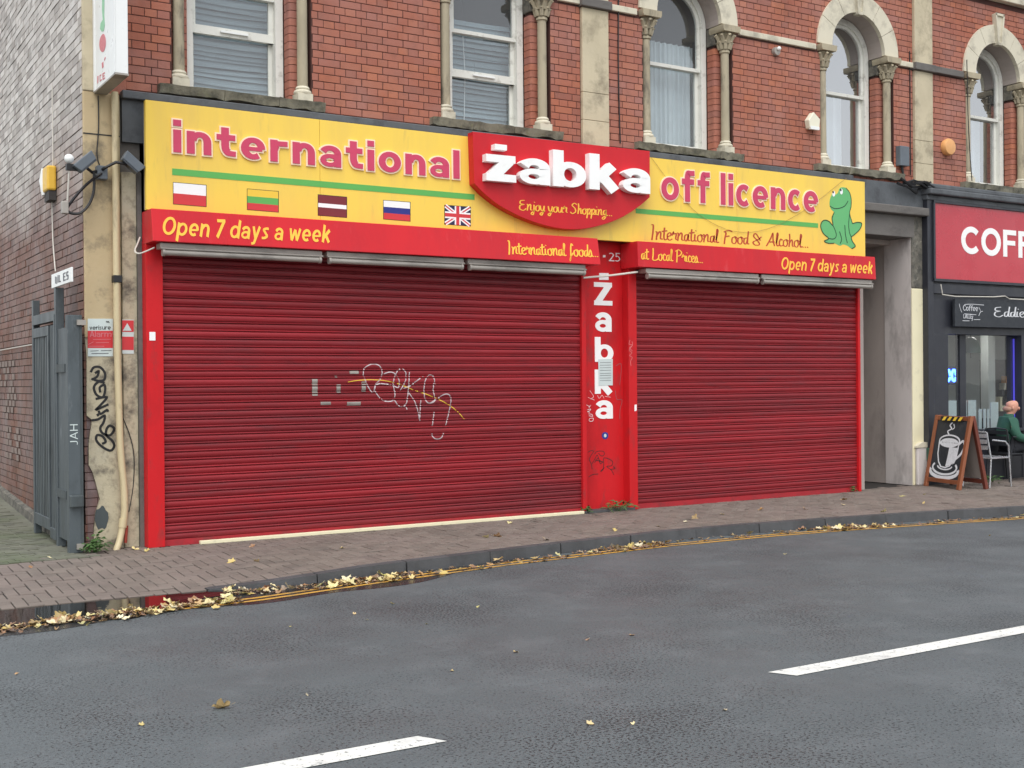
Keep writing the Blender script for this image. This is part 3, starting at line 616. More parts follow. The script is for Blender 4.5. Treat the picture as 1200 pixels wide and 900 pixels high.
TAGW = [[(425, 205), (430, 160), (470, 135), (515, 140), (535, 175), (525, 220), (500, 250), (485, 300), (470, 290), (450, 260), (428, 205)],
        [(545, 190), (580, 180), (610, 190), (635, 230), (630, 270), (600, 260), (560, 250), (510, 250), (490, 275), (505, 310), (540, 345), (580, 352), (605, 340), (610, 300), (600, 250), (615, 190), (645, 160), (672, 180), (672, 230), (640, 290)],
        [(605, 340), (630, 375), (655, 382), (678, 360), (690, 270), (695, 180)], [(680, 400), (678, 385)], [(690, 300), (725, 350), (745, 410), (755, 465)], [(755, 470), (758, 400), (762, 345)],
        [(775, 205), (740, 230), (700, 260), (660, 275)], [(845, 250), (835, 205), (810, 198), (788, 230), (780, 290), (790, 345), (815, 362), (845, 345), (835, 290), (838, 240)],
        [(815, 362), (860, 335), (900, 310), (930, 315), (938, 350), (925, 420), (905, 500), (885, 560), (855, 572), (830, 555), (828, 510), (840, 410)]]
spray('graffiti', TAGW, 1.3, 'spray_white', sh1)
spray('graffiti', [[(335, 238), (400, 228), (480, 225), (560, 232), (640, 252), (720, 285), (800, 312), (870, 342), (930, 375), (980, 415), (1015, 455)]], 1.0, 'print_gold', sh1)
mk = MB()
for x0, y0, x1, y1 in ((125, 222, 158, 318), (268, 250, 292, 300), (258, 200, 272, 215), (345, 172, 398, 190), (415, 235, 440, 295), (175, 355, 235, 372), (330, 355, 410, 375)):
    (xa, za), (xb, zb) = fac(340+x0/5, 400+y0/5, SHY), fac(340+x1/5, 400+y1/5, SHY); n = max(1, int((za-zb)/.006))
    for i in range(n):
        u, v = lerp(zb, za, i/n), lerp(zb, za, (i+1)/n)
        if prof((u+v)/2) > SHY-.005: continue
        mk.add([(xa, prof(u)-.002, u), (xb, prof(u)-.002, u), (xb, prof(v)-.002, v), (xa, prof(v)-.002, v)], [(0, 1, 2, 3)])
mk.build('tape_remnant', 'galv', sh1)
MB().box(*[fac(175, 389, 0)[0], fac(182, 389, 0)[0]], -.003, .0, fac(178, 399, 0)[1], fac(178, 389, 0)[1]).build('sticker', 'print_white', sh1)
# ================================================================== SHOP BUILDING
PYF = .2; W = .25; CX = [4.21, 7.28, 10.19, 13.33]; CX5 = 16.46; SPR = 6.30
BH, BL = .0832, .2545
bld = thing('brick_building', 'red brick shop building with buff stone window arches and carved columns', 'building', (8.5, 3, 0))
def wall_backing(x0, x1, z0, z1, cxs, y, dep, name, m, parent):
    mb = MB(); xs = [x0]
    for c in cxs: xs += [c-.75, c+.75]
    xs.append(x1)
    for i in range(0, len(xs), 2):
        mb.box(xs[i], xs[i+1], y, y+dep, z0, z1)
    for c in cxs:
        mb.box(c-.75, c+.75, y, y+dep, z0, 4.5)
        n = 20; A = [(c+.74*math.cos(math.pi*k/n), SPR+.74*math.sin(math.pi*k/n)) for k in range(n+1)]
        for k in range(n):
            a, b = A[k], A[k+1]; mb.prism([a, b, (b[0], z1), (a[0], z1)], y, y+dep)
    return mb.build(name, m, parent)
fw = wall_backing(2.62, 14.86, 4.3, 7.5, CX, W+.006, .16, 'front_wall', 'mortar', bld)
def courses(x0, x1, z0, z1, cxs, extra_gaps=()):
    out = []; r = 0; z = z0
    while z+BH < z1:
        if r % 2: L_ = BL/2; off = BL/4
        else: L_ = BL; off = 0
        gaps = list(extra_gaps(z+BH/2) if extra_gaps else [])
        for c in cxs:
            zm = z+BH/2
            if zm < 4.52: continue
            if zm < SPR: gaps.append((c-.75, c+.75))
            elif zm-SPR < .8: h = math.sqrt(.8**2-(zm-SPR)**2); gaps.append((c-h, c+h))
        x = x0-off
        while x < x1:
            segs = [(max(x, x0), min(x+L_, x1))]
            for a, b in gaps:
                nn = []
                for s, e in segs:
                    if e <= a or s >= b: nn.append((s, e)); continue
                    if s < a: nn.append((s, a))
                    if e > b: nn.append((b, e))
                segs = nn
            for s, e in segs:
                if e-s > .025: out.append((s+.004, e-.004, z+.004, z+BH-.004))
            x += L_
        z += BH; r += 1
    return out
def gapsf(z):
    g = [(8.47, 8.875), (14.5, 14.9)]
    if 6.19 < z < 6.28: g.append((2.5, 15))
    return g
fb = courses(3.0, 14.86, 4.34, 7.48, CX, gapsf); sc = []
for b in fb:
    p0, p1 = proj((b[0], W, b[2])), proj((b[1], W, b[3])); a = 0
    if p0 and p1 and -5 < p0[0] < 1200 and p1[1] < 900 and p0[1] > 2: a = abs(p1[0]-p0[0])*abs(p1[1]-p0[1])
    if b[2] < 4.42 and 3.1 < b[0] < 13: a = 0
    sc.append((a, b))
sc.sort(key=lambda t: -t[0]); rest = MB(); shared = {}
def brick_box(mb, s, e, za, zb, yf, yb):
    c = .003; mb.add([(s, yb, za), (e, yb, za), (e, yb, zb), (s, yb, zb), (s, yf+c, za), (e, yf+c, za), (e, yf+c, zb), (s, yf+c, zb), (s+c, yf, za+c), (e-c, yf, za+c), (e-c, yf, zb-c), (s+c, yf, zb-c)],
        [(8, 9, 10, 11)]+[(i, (i+1) % 4, 4+(i+1) % 4, 4+i) for i in range(4)]+[(4+i, 4+(i+1) % 4, 8+(i+1) % 4, 8+i) for i in range(4)])
for k, (a, b) in enumerate(sc):
    dy = random.gauss(0, .0012)
    if k < 300 and a > 0:
        key = round((b[1]-b[0])*200)
        if key not in shared:
            m_ = MB(); L_ = key/200; brick_box(m_, -L_/2, L_/2, 0, BH-.008, 0, .02); me = bpy.data.meshes.new('brick'); me.from_pydata(m_.v, [], m_.f); me.materials.append(MATS['brick']); shared[key] = me
        part_at('brick', shared[key], ((b[0]+b[1])/2, W+dy, b[2]), fw)
    else: brick_box(rest, b[0], b[1], b[2], b[3], W+dy, W+.02)
rest.build('brickwork', 'brick', fw, kind='stuff')
# upper storey and roof, mostly above the picture
MB().box(2.6, 14.86, W+.01, 7.5, 7.62, 9.6).build('upper_storey', 'brick', bld)
MB().box(2.55, 22, W-.1, W+.3, 7.5, 7.68).build('storey_band', 'pale_stone', bld, bevel=.01)
# side wall
XS_ = 2.572
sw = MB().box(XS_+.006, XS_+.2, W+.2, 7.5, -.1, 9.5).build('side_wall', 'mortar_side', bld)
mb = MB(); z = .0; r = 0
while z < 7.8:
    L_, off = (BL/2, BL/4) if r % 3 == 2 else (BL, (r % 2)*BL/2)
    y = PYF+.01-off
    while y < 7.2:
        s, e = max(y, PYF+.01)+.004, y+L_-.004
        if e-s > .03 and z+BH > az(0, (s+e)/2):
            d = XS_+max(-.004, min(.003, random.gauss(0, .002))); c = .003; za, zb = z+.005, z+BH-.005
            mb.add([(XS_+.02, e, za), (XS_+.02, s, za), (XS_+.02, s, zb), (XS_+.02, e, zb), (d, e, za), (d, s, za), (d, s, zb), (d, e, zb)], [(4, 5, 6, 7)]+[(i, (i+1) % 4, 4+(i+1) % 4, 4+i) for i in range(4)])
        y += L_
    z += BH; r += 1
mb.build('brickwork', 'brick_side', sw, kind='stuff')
pl = MB(); 
for i in range(12):
    ya, yb = 1.2+i*.55, 1.74+i*.55; pl.hexa([(XS_-.06, ya, az(0, ya)-.1), (XS_+.02, ya, az(0, ya)-.1), (XS_+.02, yb, az(0, yb)-.1), (XS_-.06, yb, az(0, yb)-.1), (XS_-.05, ya, az(0, ya)+.09), (XS_+.02, ya, az(0, ya)+.12), (XS_+.02, yb, az(0, yb)+.12), (XS_-.05, yb, az(0, yb)+.09)])
pl.build('plinth', 'mossy_stone', sw)
# ghost of old whitewash on the side wall
gm = MB(); rg = random.Random(5)
for r in range(60):
    za, zb = r*BH+.006, (r+1)*BH-.006
    for c in range(60):
        ya = PYF+.01-(r % 2)*BL/2+c*BL; p_ = proj((XS_, ya+.1, (za+zb)/2))
        if p_ and any(a <= p_[0] <= c_ and b <= p_[1] <= d for a, b, c_, d in ((0, 425, 18, 455), (7, 455, 20, 490), (9, 500, 24, 540))) and rg.random() < .75:
            gm.add([(XS_-.008, ya+.24-rg.random()*.04, za), (XS_-.008, ya+.01+rg.random()*.04, za), (XS_-.008, ya+.01+rg.random()*.04, zb), (XS_-.008, ya+.24-rg.random()*.04, zb)], [(0, 1, 2, 3)])
gm.build('old_whitewash', mat('whitewash', lin((146, 130, 122)), .85, .3, 14), sw)
# back wall, rooms, roof so the building is a closed volume
ro = MB()
ro.box(2.78, 14.8, 7.2, 7.4, 0, 9.4); ro.box(2.7, 30, W+.45, 7.4, 4.1, 4.3); ro.box(2.7, 30, W+.45, 7.4, 7.4, 7.55); ro.box(2.78, 30, 3.6, 3.7, 4.3, 7.4)
for x in (2.8, 5.75, 8.7, 11.75, 14.8, 18.2): ro.box(x, x+.1, W+.45, 3.6, 4.3, 7.4)
ro.build('interior', 'room', bld)
MB().box(2.5, 14.9, W-.1, 7.6, 9.6, 9.75).build('roof', 'lead', bld)
# string course and pilasters
for a, b in ((2.98, CX[0]-.86), (CX[0]+.86, CX[1]-.86), (CX[1]+.86, 8.46), (8.89, CX[2]-.86), (CX[2]+.86, CX[3]-.86), (CX[3]+.86, 14.49)):
    MB().box(a, b, W-.035, W+.05, 6.195, 6.275).build('string_course', 'pale_stone', bld, bevel=.008)
for x0, x1 in ((8.475, 8.872), (14.502, 14.898)):
    for k, (za, zb) in enumerate(((4.42, 4.79), (4.795, 5.13), (5.135, 6.165), (6.285, 7.49))):
        MB().box(x0, x1, W-.04, W+.03, za, zb).build('pilaster_block', 'buff_stone', bld, bevel=.004)
    MB().box(x0-.03, x1+.03, W-.09, W+.03, 6.17, 6.28).build('pilaster_cap', 'slate_band', bld, bevel=.01)
# windows
def column(parent, cx, cy):
    c = MB().lathe(cx, cy, [(.058, 4.76), (.056, 5.2), (.055, 5.95)], 16).build('column', 'column_stone', parent, smooth=True)
    b = MB(); b.box(cx-.085, cx+.085, cy-.085, cy+.085, 4.60, 4.685); b.lathe(cx, cy, [(.09, 4.685), (.098, 4.70), (.09, 4.722), (.07, 4.73), (.078, 4.745), (.07, 4.762), (.058, 4.77)], 16)
    b.build('base', 'pale_stone', c, smooth=True)
    k = MB(); k.lathe(cx, cy, [(.056, 5.93), (.07, 5.94), (.07, 5.965), (.058, 5.975), (.062, 6.03), (.075, 6.1), (.1, 6.17), (.11, 6.19)], 16)
    k.prism([(cx-.135, 6.195), (cx+.135, 6.195), (cx+.15, 6.225), (cx+.15, 6.278), (cx-.15, 6.278), (cx-.15, 6.225)], cy-.15, cy+.14)
    for i in range(8):
        a = 2*math.pi*i/8+.2
        for (r0, z0, r1, z1, s) in ((.064, 5.985, .098, 6.085, .026), (.075, 6.06, .135, 6.165, .03)):
            aa = a+(.39 if s > .028 else 0); ca, sa = math.cos(aa), math.sin(aa)
            k.tube([(cx+r0*ca, cy+r0*sa, z0), (cx+(r0+.015)*ca, cy+(r0+.015)*sa, (z0+z1)/2), (cx+r1*ca, cy+r1*sa, z1), (cx+(r1+.018)*ca, cy+(r1+.018)*sa, z1-.022)], [s, s*1.05, s*.8, s*.45], 6)
    k.build('capital', 'column_stone', c, smooth=True)
def arched(mb, cx, r0, r1, y0, y1, a0=0, a1=180, n=24):
    for k in range(n):
        p, q = R(lerp(a0, a1, k/n)), R(lerp(a0, a1, (k+1)/n))
        mb.prism([(cx+r0*math.cos(p), SPR+r0*math.sin(p)), (cx+r1*math.cos(p), SPR+r1*math.sin(p)), (cx+r1*math.cos(q), SPR+r1*math.sin(q)), (cx+r0*math.cos(q), SPR+r0*math.sin(q))], y0, y1)
def window(parent, cx, style):
    yf = W+.28; hw = .535; gl = 'glass' if style < 3 else 'glass_bright'
    fr = MB()
    for s in (-1, 1): fr.box(*sorted((cx+s*hw, cx+s*(hw-.085))), yf, yf+.12, 4.6, SPR)
    arched(fr, cx, hw-.085, hw, yf, yf+.12); fr.box(cx-hw+.085, cx+hw-.085, yf, yf+.12, 4.6, 4.635)
    win = fr.build('window', 'window_paint', parent)
    us = MB(); zi = 5.755
    for s in (-1, 1): us.box(*sorted((cx+s*.45, cx+s*.405)), yf+.03, yf+.07, zi, SPR)
    arched(us, cx, .405, .45, yf+.03, yf+.07); us.box(cx-.45, cx+.45, yf+.025, yf+.07, zi-.045, zi); us.build('upper_sash', 'window_paint', win)
    zl = {0: 5.27, 1: 5.2}.get(style, 4.635); ls = MB(); y2 = yf+.072; hb = .09 if style < 2 else .075
    for s in (-1, 1): ls.box(*sorted((cx+s*.45, cx+s*.4)), y2, y2+.04, zl, zi-.005)
    ls.box(cx-.45, cx+.45, y2-.012, y2+.04, zl, zl+hb); ls.box(cx-.4, cx+.4, y2, y2+.04, zi-.045, zi-.005)
    ls.build('lower_sash', 'window_paint', win)
    MB().box(cx-.14, cx+.16, y2-.04, y2-.012, zl+.035, zl+.055).build('sash_handle', 'white_plastic', win)
    g = MB(); n = 16; top = [(cx+.43*math.cos(math.pi*k/n), SPR+.43*math.sin(math.pi*k/n)) for k in range(n+1)]
    g.prism([(cx-.43, zi-.02), (cx+.43, zi-.02)]+top, yf+.05, yf+.054); g.build('pane', gl, win)
    MB().box(cx-.43, cx+.43, y2+.018, y2+.022, zl+.02, zi-.02).build('pane', gl, win)
    if style < 2:
        for s in (-1, 1): MB().box(*sorted((cx+s*.45, cx+s*.41)), y2+.045, y2+.07, 4.635, zl).build('secondary_frame', 'window_paint', win)
        MB().box(cx-.45, cx+.45, y2+.045, y2+.07, 4.612, 4.66).build('secondary_frame', 'window_paint', win)
        MB().box(cx-.43, cx+.43, y2+.056, y2+.06, 4.64, zl+.02).build('pane', gl, win)
    yb = yf+.24
    if style < 2:
        bl = MB(); z = 4.62; rr = random.Random(style+3); ztop = 6.25 if style == 0 else 5.9
        while z < ztop:
            h = rr.uniform(.045, .085); tl = rr.uniform(-.012, .012); sg = rr.uniform(0, .02)
            for i in range(8):
                xa, xb = lerp(cx-.5, cx+.5, i/8), lerp(cx-.5, cx+.5, (i+1)/8); f = lambda x: tl*(x-cx)*2-sg*(1-((x-cx)/.5)**2)
                ya, y2_ = yb+rr.uniform(-.004, .004), yb+.03
                bl.add([(xa, ya, z+f(xa)), (xb, ya, z+f(xb)), (xb, y2_, z+h+f(xb)), (xa, y2_, z+h+f(xa))], [(0, 1, 2, 3)])
            z += h*.93
        bl.build('blind', 'blind', win)
        for xx in (cx-.18, ) if style == 1 else (): MB().tube([(xx, yb-.02, 5.8), (xx+.03, yb-.02, 5.3), (xx+.01, yb-.02, 4.7)], .005, 5).build('blind_cord', 'white_plastic', win)
    else:
        cu = MB(); rr = random.Random(style*5); ph = rr.random()*6
        xa, xb = {2: (cx-.5, cx+.5), 3: (cx-.5, cx+.2), 4: (cx-.5, cx+.25)}[style]; n = 70; zt = 6.1 if style == 2 else 5.74
        P = [(lerp(xa, xb, i/n), yb+.025*math.sin(i*.9+ph)+.012*math.sin(i*2.1)) for i in range(n+1)]
        for (x0, y0), (x1, y1) in zip(P, P[1:]): cu.add([(x0, y0, 4.62), (x1, y1, 4.62), (x1, y1, zt), (x0, y0, zt)], [(0, 1, 2, 3)])
        cu.build('curtain', 'curtain', win, smooth=True)
    # sill
    sl_ = MB(); a = cx-.9; rr = random.Random(int(cx*10))
    while a < cx+.86:
        b = min(cx+.87, a+rr.uniform(.5, .75)); n = 7
        V = [(W-.11+rr.uniform(0, .018), 4.485+rr.uniform(0, .03), 4.592+rr.uniform(-.007, .004)) for _ in range(n+1)]
        for i in range(n):
            p, q = lerp(a, b, i/n), lerp(a, b, (i+1)/n); u, v = V[i], V[i+1]
            sl_.hexa([(p, u[0]+.02, u[1]), (q, v[0]+.02, v[1]), (q, W+.3, 4.48), (p, W+.3, 4.48), (p, u[0], u[2]), (q, v[0], v[2]), (q, W+.3, 4.602), (p, W+.3, 4.602)])
        a = b+.004
    sl_.build('sill', 'sill_stone', win)
    # rounded brick jambs
    jbs = {-1: MB(), 1: MB()}; z = 4.6
    while z < 6.0:
        for s in (-1, 1):
            jb = jbs[s]; P = [(.545, W+.27), (.545, W+.17), (.552, W+.145), (.57, W+.13), (.6, W+.125), (.74, W+.125), (.74, W+.27)]
            jb.prismz([(cx+s*p, q+.002*math.sin(z*40)) for p, q in P], z+.003, z+BH-.004)
        z += BH
    [jbs[s].build('brick_jamb', 'brick', win, kind='stuff') for s in (-1, 1)]
    MB().box(cx-.75, cx-.56, W+.14, W+.278, 4.6, 6.04).build('jamb_mortar', 'mortar', win); MB().box(cx+.56, cx+.75, W+.14, W+.278, 4.6, 6.04).build('jamb_mortar', 'mortar', win)
    for s in (-1, 1): MB().box(*sorted((cx+s*.536, cx+s*.758)), W+.112, W+.279, 6.05, 6.285).build('impost', 'mossy_stone', win, bevel=.01)
    MB().box(cx-.76, cx-.535, W+.3, W+.5, 4.5, 7.2).build('reveal', 'mortar', win); MB().box(cx+.535, cx+.76, W+.3, W+.5, 4.5, 7.2).build('reveal', 'mortar', win)
    so_ = MB(); arched(so_, cx, .545, .83, W+.03, W+.29); so_.build('arch_soffit', 'grey_render', win)
    for k in range(6):
        a0, a1 = (k*29+.3, k*29+28.7) if k < 3 else (180-(k-3)*29-28.7, 180-(k-3)*29-.3)
        v = MB(); arched(v, cx, .54, .825, W-.03, W+.03, a0, a1, 5); v.build('voussoir', 'pale_stone', parent)
    v = MB(); v.prism([(cx-.055, SPR+.5), (cx+.055, SPR+.5), (cx+.11, SPR+.99), (cx-.11, SPR+.99)], W-.05, W+.03)
    ks = v.build('keystone', 'pale_stone', parent, bevel=.008)
    v = MB()
    for p in (((-.055, .5), (-.11, .99), (-.08, .99), (-.028, .53)), ((.055, .5), (.028, .53), (.08, .99), (.11, .99)), ((-.04, .5), (.04, .5), (.03, .54), (-.03, .54)), ((-.1, .96), (.1, .96), (.105, .995), (-.105, .995))):
        v.prism([(cx+x_, SPR+z_) for x_, z_ in p], W-.075, W-.048)
    v.build('keystone_moulding', 'pale_stone', ks)
    column(parent, cx-.665, W+.055); column(parent, cx+.665, W+.055)
for i, c in enumerate(CX): window(bld, c, i)
# ---- ground floor stone and joinery
MB().box(XS_+.008, 2.93, PYF, PYF+.05, 2.05, 4.44).build('corner_pier', 'render_tan', bld, bevel=.012)
# lower render has fallen off the outer edge, bare brick shows
edgepx = [(101.5, 417), (101.5, 487), (108, 492), (106, 505), (104, 520), (104, 545), (108, 552), (112, 565), (117, 585), (112, 602), (110, 620), (110, 648)]
poly = [fac(x, y, PYF) for x, y in edgepx]; poly = [(max(XS_+.008, a), max(0, b)) for a, b in poly]
MB().prism([(2.93, 2.048)]+[(XS_+.008, 2.048)]+poly+[(2.93, 0)], PYF, PYF+.03).build('lower_render', 'render_low', bld)
bk = MB(); z = .0; r = 0
while z < 2.0:
    x = XS_; xs = [XS_+.006, XS_+(.12 if r % 2 else .235), 2.92]
    for a, b in zip(xs, xs[1:]): bk.box(a+.003, b-.003, PYF+.03, PYF+.25, z+.004, z+BH-.004)
    z += BH; r += 1
bk.build('corner_brickwork', 'brick_worn', bld, kind='stuff')
MB().box(XS_+.01, 2.9, PYF+.036, .9, -.05, 2.05).build('corner_core', 'mortar', bld)
MB().box(XS_+.008, 2.72, W-.06, W+.1, 4.44, 7.5).build('quoin_strip', 'buff_stone', bld, bevel=.01)
MB().box(2.72, 3.0, W-.02, W+.3, 4.445, 7.49).build('quoin_margin', 'brick', bld)
for zz in (4.02, 4.98): MB().box(XS_+.01, 2.925, PYF-.004, PYF+.04, zz, zz+.012).build('stone_joint', 'black_plastic', bld)
MB().box(2.935, 3.075, PYF-.02, .8, 0, 3.68).build('shopfront_pilaster', 'render_low', bld, bevel=.006)
MB().box(3.077, XP0-.001, PYF-.06, .8, 0, 3.68).build('dark_slot', 'slate_band', bld)
MB().box(2.94, 3.13, PYF+.05, .8, 3.68, 4.44).build('console_recess', 'slate_band', bld)
MB().box(2.95, 3.3, PYF-.0, PYF+.1, 3.98, 4.41).build('lead_panel', 'lead', bld)
MB().box(2.94, 13.1, PYF-.07, W+.05, 4.395, 4.475).build('ledge', 'lead', bld, bevel=.01)
MB().box(3.3, 13.1, .07, W+.3, 3.3, 4.39).build('fascia_board', 'dark_wood', bld)
# pier between the shutters
MB().box(8.345, 8.985, .13, .5, 0, 3.4).build('pier_panel', 'post_red', bld)
MB().box(8.3, 9.05, -.02, .2, 0, .03).build('pier_step', 'kerb_stone', bld)
# passage doorway
DX = 14.39
MB().box(13.075, 14.7, PYF-.02, W+.3, 4.11, 4.45).build('frieze', 'lead', bld)
MB().box(13.075, 14.66, PYF-.11, W+.3, 3.99, 4.11).build('ledge_moulding', 'slate_band', bld, bevel=.015)
MB().box(13.075, 14.45, PYF+.0, W+.35, 3.67, 3.99).build('lintel', 'slate_band', bld, bevel=.01)
MB().box(DX, DX+.3, PYF+.02, .72, .0, 3.67).build('jamb', 'grey_render_pale', bld)
MB().box(DX+.012, DX+.3, .72, 2.6, 0, 3.67).build('passage_wall', 'grey_render', bld)
MB().box(13.07, 13.35, PYF, 2.6, 0, 3.67).build('passage_wall', 'grey_render', bld)
MB().box(13.35, DX+.012, 2.4, 2.5, 0, 3.6).build('passage_door', 'dark_wood', bld)
MB().box(13.35, DX+.01, W+.35, 2.5, 3.6, 3.7).build('passage_ceiling', 'grey_render', bld)
MB().box(DX+.002, 14.72, PYF, PYF+.3, 0, 2.92).build('pillar', 'cream_paint', bld, bevel=.012)
MB().box(DX+.002, 14.72, PYF+.002, PYF+.3, 2.92, 4.2).build('pillar_head', 'mossy_stone', bld, bevel=.02)
MB().box(DX+.03, 14.76, PYF-.06, PYF, 0, .56).build('pillar_plinth', 'grey_render_pale', bld, bevel=.02)
t = MB(); n = 10; t.prism([(14.575+.17*math.cos(math.pi*k/n), .56+.08*math.sin(math.pi*k/n)) for k in range(n+1)], PYF-.07, PYF-.002); t.build('plinth_cap', 'pale_stone', bld)
MB().box(3.3, 13.07, .36, .42, 0, 3.3).build('shop_wall', 'dark_wood', bld)
# ================================================================== FASCIA SIGN
SY = -.08
sg = thing('shop_sign', 'long yellow fascia sign with raised pink lettering, flags and a green frog', 'sign', (8.1, 0, 3.29))
for a, b in ((3.105, 4.905), (4.908, 7.9), (7.903, 10.7), (10.703, 13.09)): MB().box(a, b, SY, SY+.06, 3.288, 4.351).build('panel', 'yellow', sg, bevel=.003)
MB().box(3.12, 13.08, SY+.06, SY+.14, 3.3, 4.34).build('frame', 'galv', sg)
def raised(txt, wgt, p0, p1, top_px, Y, depth, m, edge_m, parent, ex, gap=.17, thin=.68):
    X0, Z0 = fac(*p0, Y); X1, Z1 = fac(*p1, Y); xh = fac(*top_px, Y)[1]-lerp(Z0, Z1, (fac(*top_px, Y)[0]-X0)/(X1-X0))
    L_, W_ = layout(txt, wgt, 'bold', gap)
    zf = lambda x: lerp(Z0, Z1, (x-X0)/(X1-X0))
    back = put(L_, W_, X0, X1, zf, xh, Y, depth*.8, ex, thin) if edge_m else None
    front = put(L_, W_, X0, X1, zf, xh, Y-(depth*.8+.003 if edge_m else 0), .004 if edge_m else depth, 0.0, thin)
    for i, (ch, mb_) in enumerate(front):
        if back:
            o = back[i][1].build('letter', edge_m, parent); mb_.build('letter_face', m, o)
        else: mb_.build('letter', m, parent)
raised('international', .345, (202.5, 178.5), (537.5, 210), (232, 155), SY, .02, 'pink', 'cream_edge', sg, .03, gap=.24)
raised('off licence', .325, (774, 234), (957.5, 249.5), (789, 208.5), SY, .02, 'pink', 'cream_edge', sg, .03, gap=.22)
def quad_px(mb, pts, Y, th):
    q = [fac(x, y, Y) for x, y in pts]; mb.prism(q, Y-th, Y); return mb
quad_px(MB(), [(201.7, 197.3), (556, 227.7), (556, 234.3), (201.7, 205)], SY, .003).build('stripe', 'green_print', sg)
quad_px(MB(), [(745, 244.3), (958.5, 261.7), (958.5, 267), (745, 250)], SY, .003).build('stripe', 'green_print', sg)
def flag(px, bands):
    (x0, y0), (x1, y1), (x2, y2), (x3, y3) = [(160+x/3, 110+y/3) for x, y in px]    # TL TR BR BL
    f = quad_px(MB(), [(x0, y0), (x1, y1), (x2, y2), (x3, y3)], SY, .002).build('flag', 'print_black', sg)
    ins = .6; t = 0
    for hgt, m in bands:
        a, b = t, t+hgt; t = b
        L_ = lambda u: lerp(y0+ins, y3-ins, u); R_ = lambda u: lerp(y1+ins, y2-ins, u)
        quad_px(MB(), [(x0+ins, L_(a)), (x1-ins, R_(a)), (x2-ins, R_(b)), (x3+ins, L_(b))], SY-.002, .001).build('band', m, f)
    return f, (x0, y0, x1, y1, x2, y2, x3, y3)
flag([(128, 310), (246, 320), (246, 398), (128, 388)], [(.5, 'print_white'), (.5, 'print_red')])
flag([(388, 333), (500, 342), (500, 417), (388, 408)], [(.34, 'print_gold'), (.33, 'green_print'), (.33, 'print_red')])
flag([(637, 353), (740, 362), (740, 436), (637, 428)], [(.4, 'print_maroon'), (.2, 'print_white'), (.4, 'print_maroon')])
flag([(867, 373), (963, 380), (963, 449), (867, 441)], [(.34, 'print_white'), (.33, 'print_blue'), (.33, 'print_red')])
f, q = flag([(1082, 390), (1175, 397), (1175, 466), (1082, 459)], [(1, 'print_navy')])
def uk(u, v): return (lerp(lerp(q[0]+.6, q[2]-.6, u), lerp(q[6]+.6, q[4]-.6, u), v), lerp(lerp(q[1]+.6, q[3]+.6, u), lerp(q[7]-.6, q[5]-.6, u), v))
for k, (a, b, wd, m) in enumerate((((0.02, .02), (.98, .98), .045, 'print_white'), ((.98, .02), (.02, .98), .045, 'print_white'), ((.02, .02), (.98, .98), .014, 'print_red'), ((.98, .02), (.02, .98), .014, 'print_red'), ((.5, 0), (.5, 1), .075, 'print_white'), ((0, .5), (1, .5), .075, 'print_white'), ((.5, 0), (.5, 1), .04, 'print_red'), ((0, .5), (1, .5), .04, 'print_red'))):
    MB().ribbon([fac(*uk(*a), SY), fac(*uk(*b), SY)], wd, SY-.0035-k*.0004, SY-.003).build('cross_arm', m, f)
# red logo panel
LY = -.2
lp = [(554, 154.3), (761.5, 177), (761.5, 231), (750, 241), (730, 254), (706, 263.5), (680, 268.5), (652, 267), (620, 258), (590, 243.5), (570, 229), (556, 215)]
lp = [fac(x, y, LY) for x, y in lp]; lp = lp[:3]+smooth(lp[2:], 4)[1:]
logo = MB().prism(lp, LY, SY-.004).build('logo_panel', 'logo_red', sg, bevel=.003)
raised('zabka', .37, (565.5, 212.5), (757, 228.5), (583, 183.2), LY, .085, 'white_letter', None, logo, 0, gap=.1)
quad_px(MB(), [(575.5, 170), (589.5, 171.5), (589.5, 178), (575.5, 176.5)], LY, .085).build('letter_dot', 'white_letter', logo)
X0, Z0 = fac(608.5, 246, LY); X1, Z1 = fac(718, 253.5, LY)
line_print('print_line', 'Enjoy your Shopping...', .13, X0, X1, Z0, Z1, .088, LY, 'print_yellow', logo)
X0, Z0 = fac(762, 280.5, SY); X1, Z1 = fac(948, 290.5, SY)
line_print('print_line', 'International Food & Alcohol...', .12, X0, X1, Z0, Z1, .125, SY, 'print_brown_red', sg)
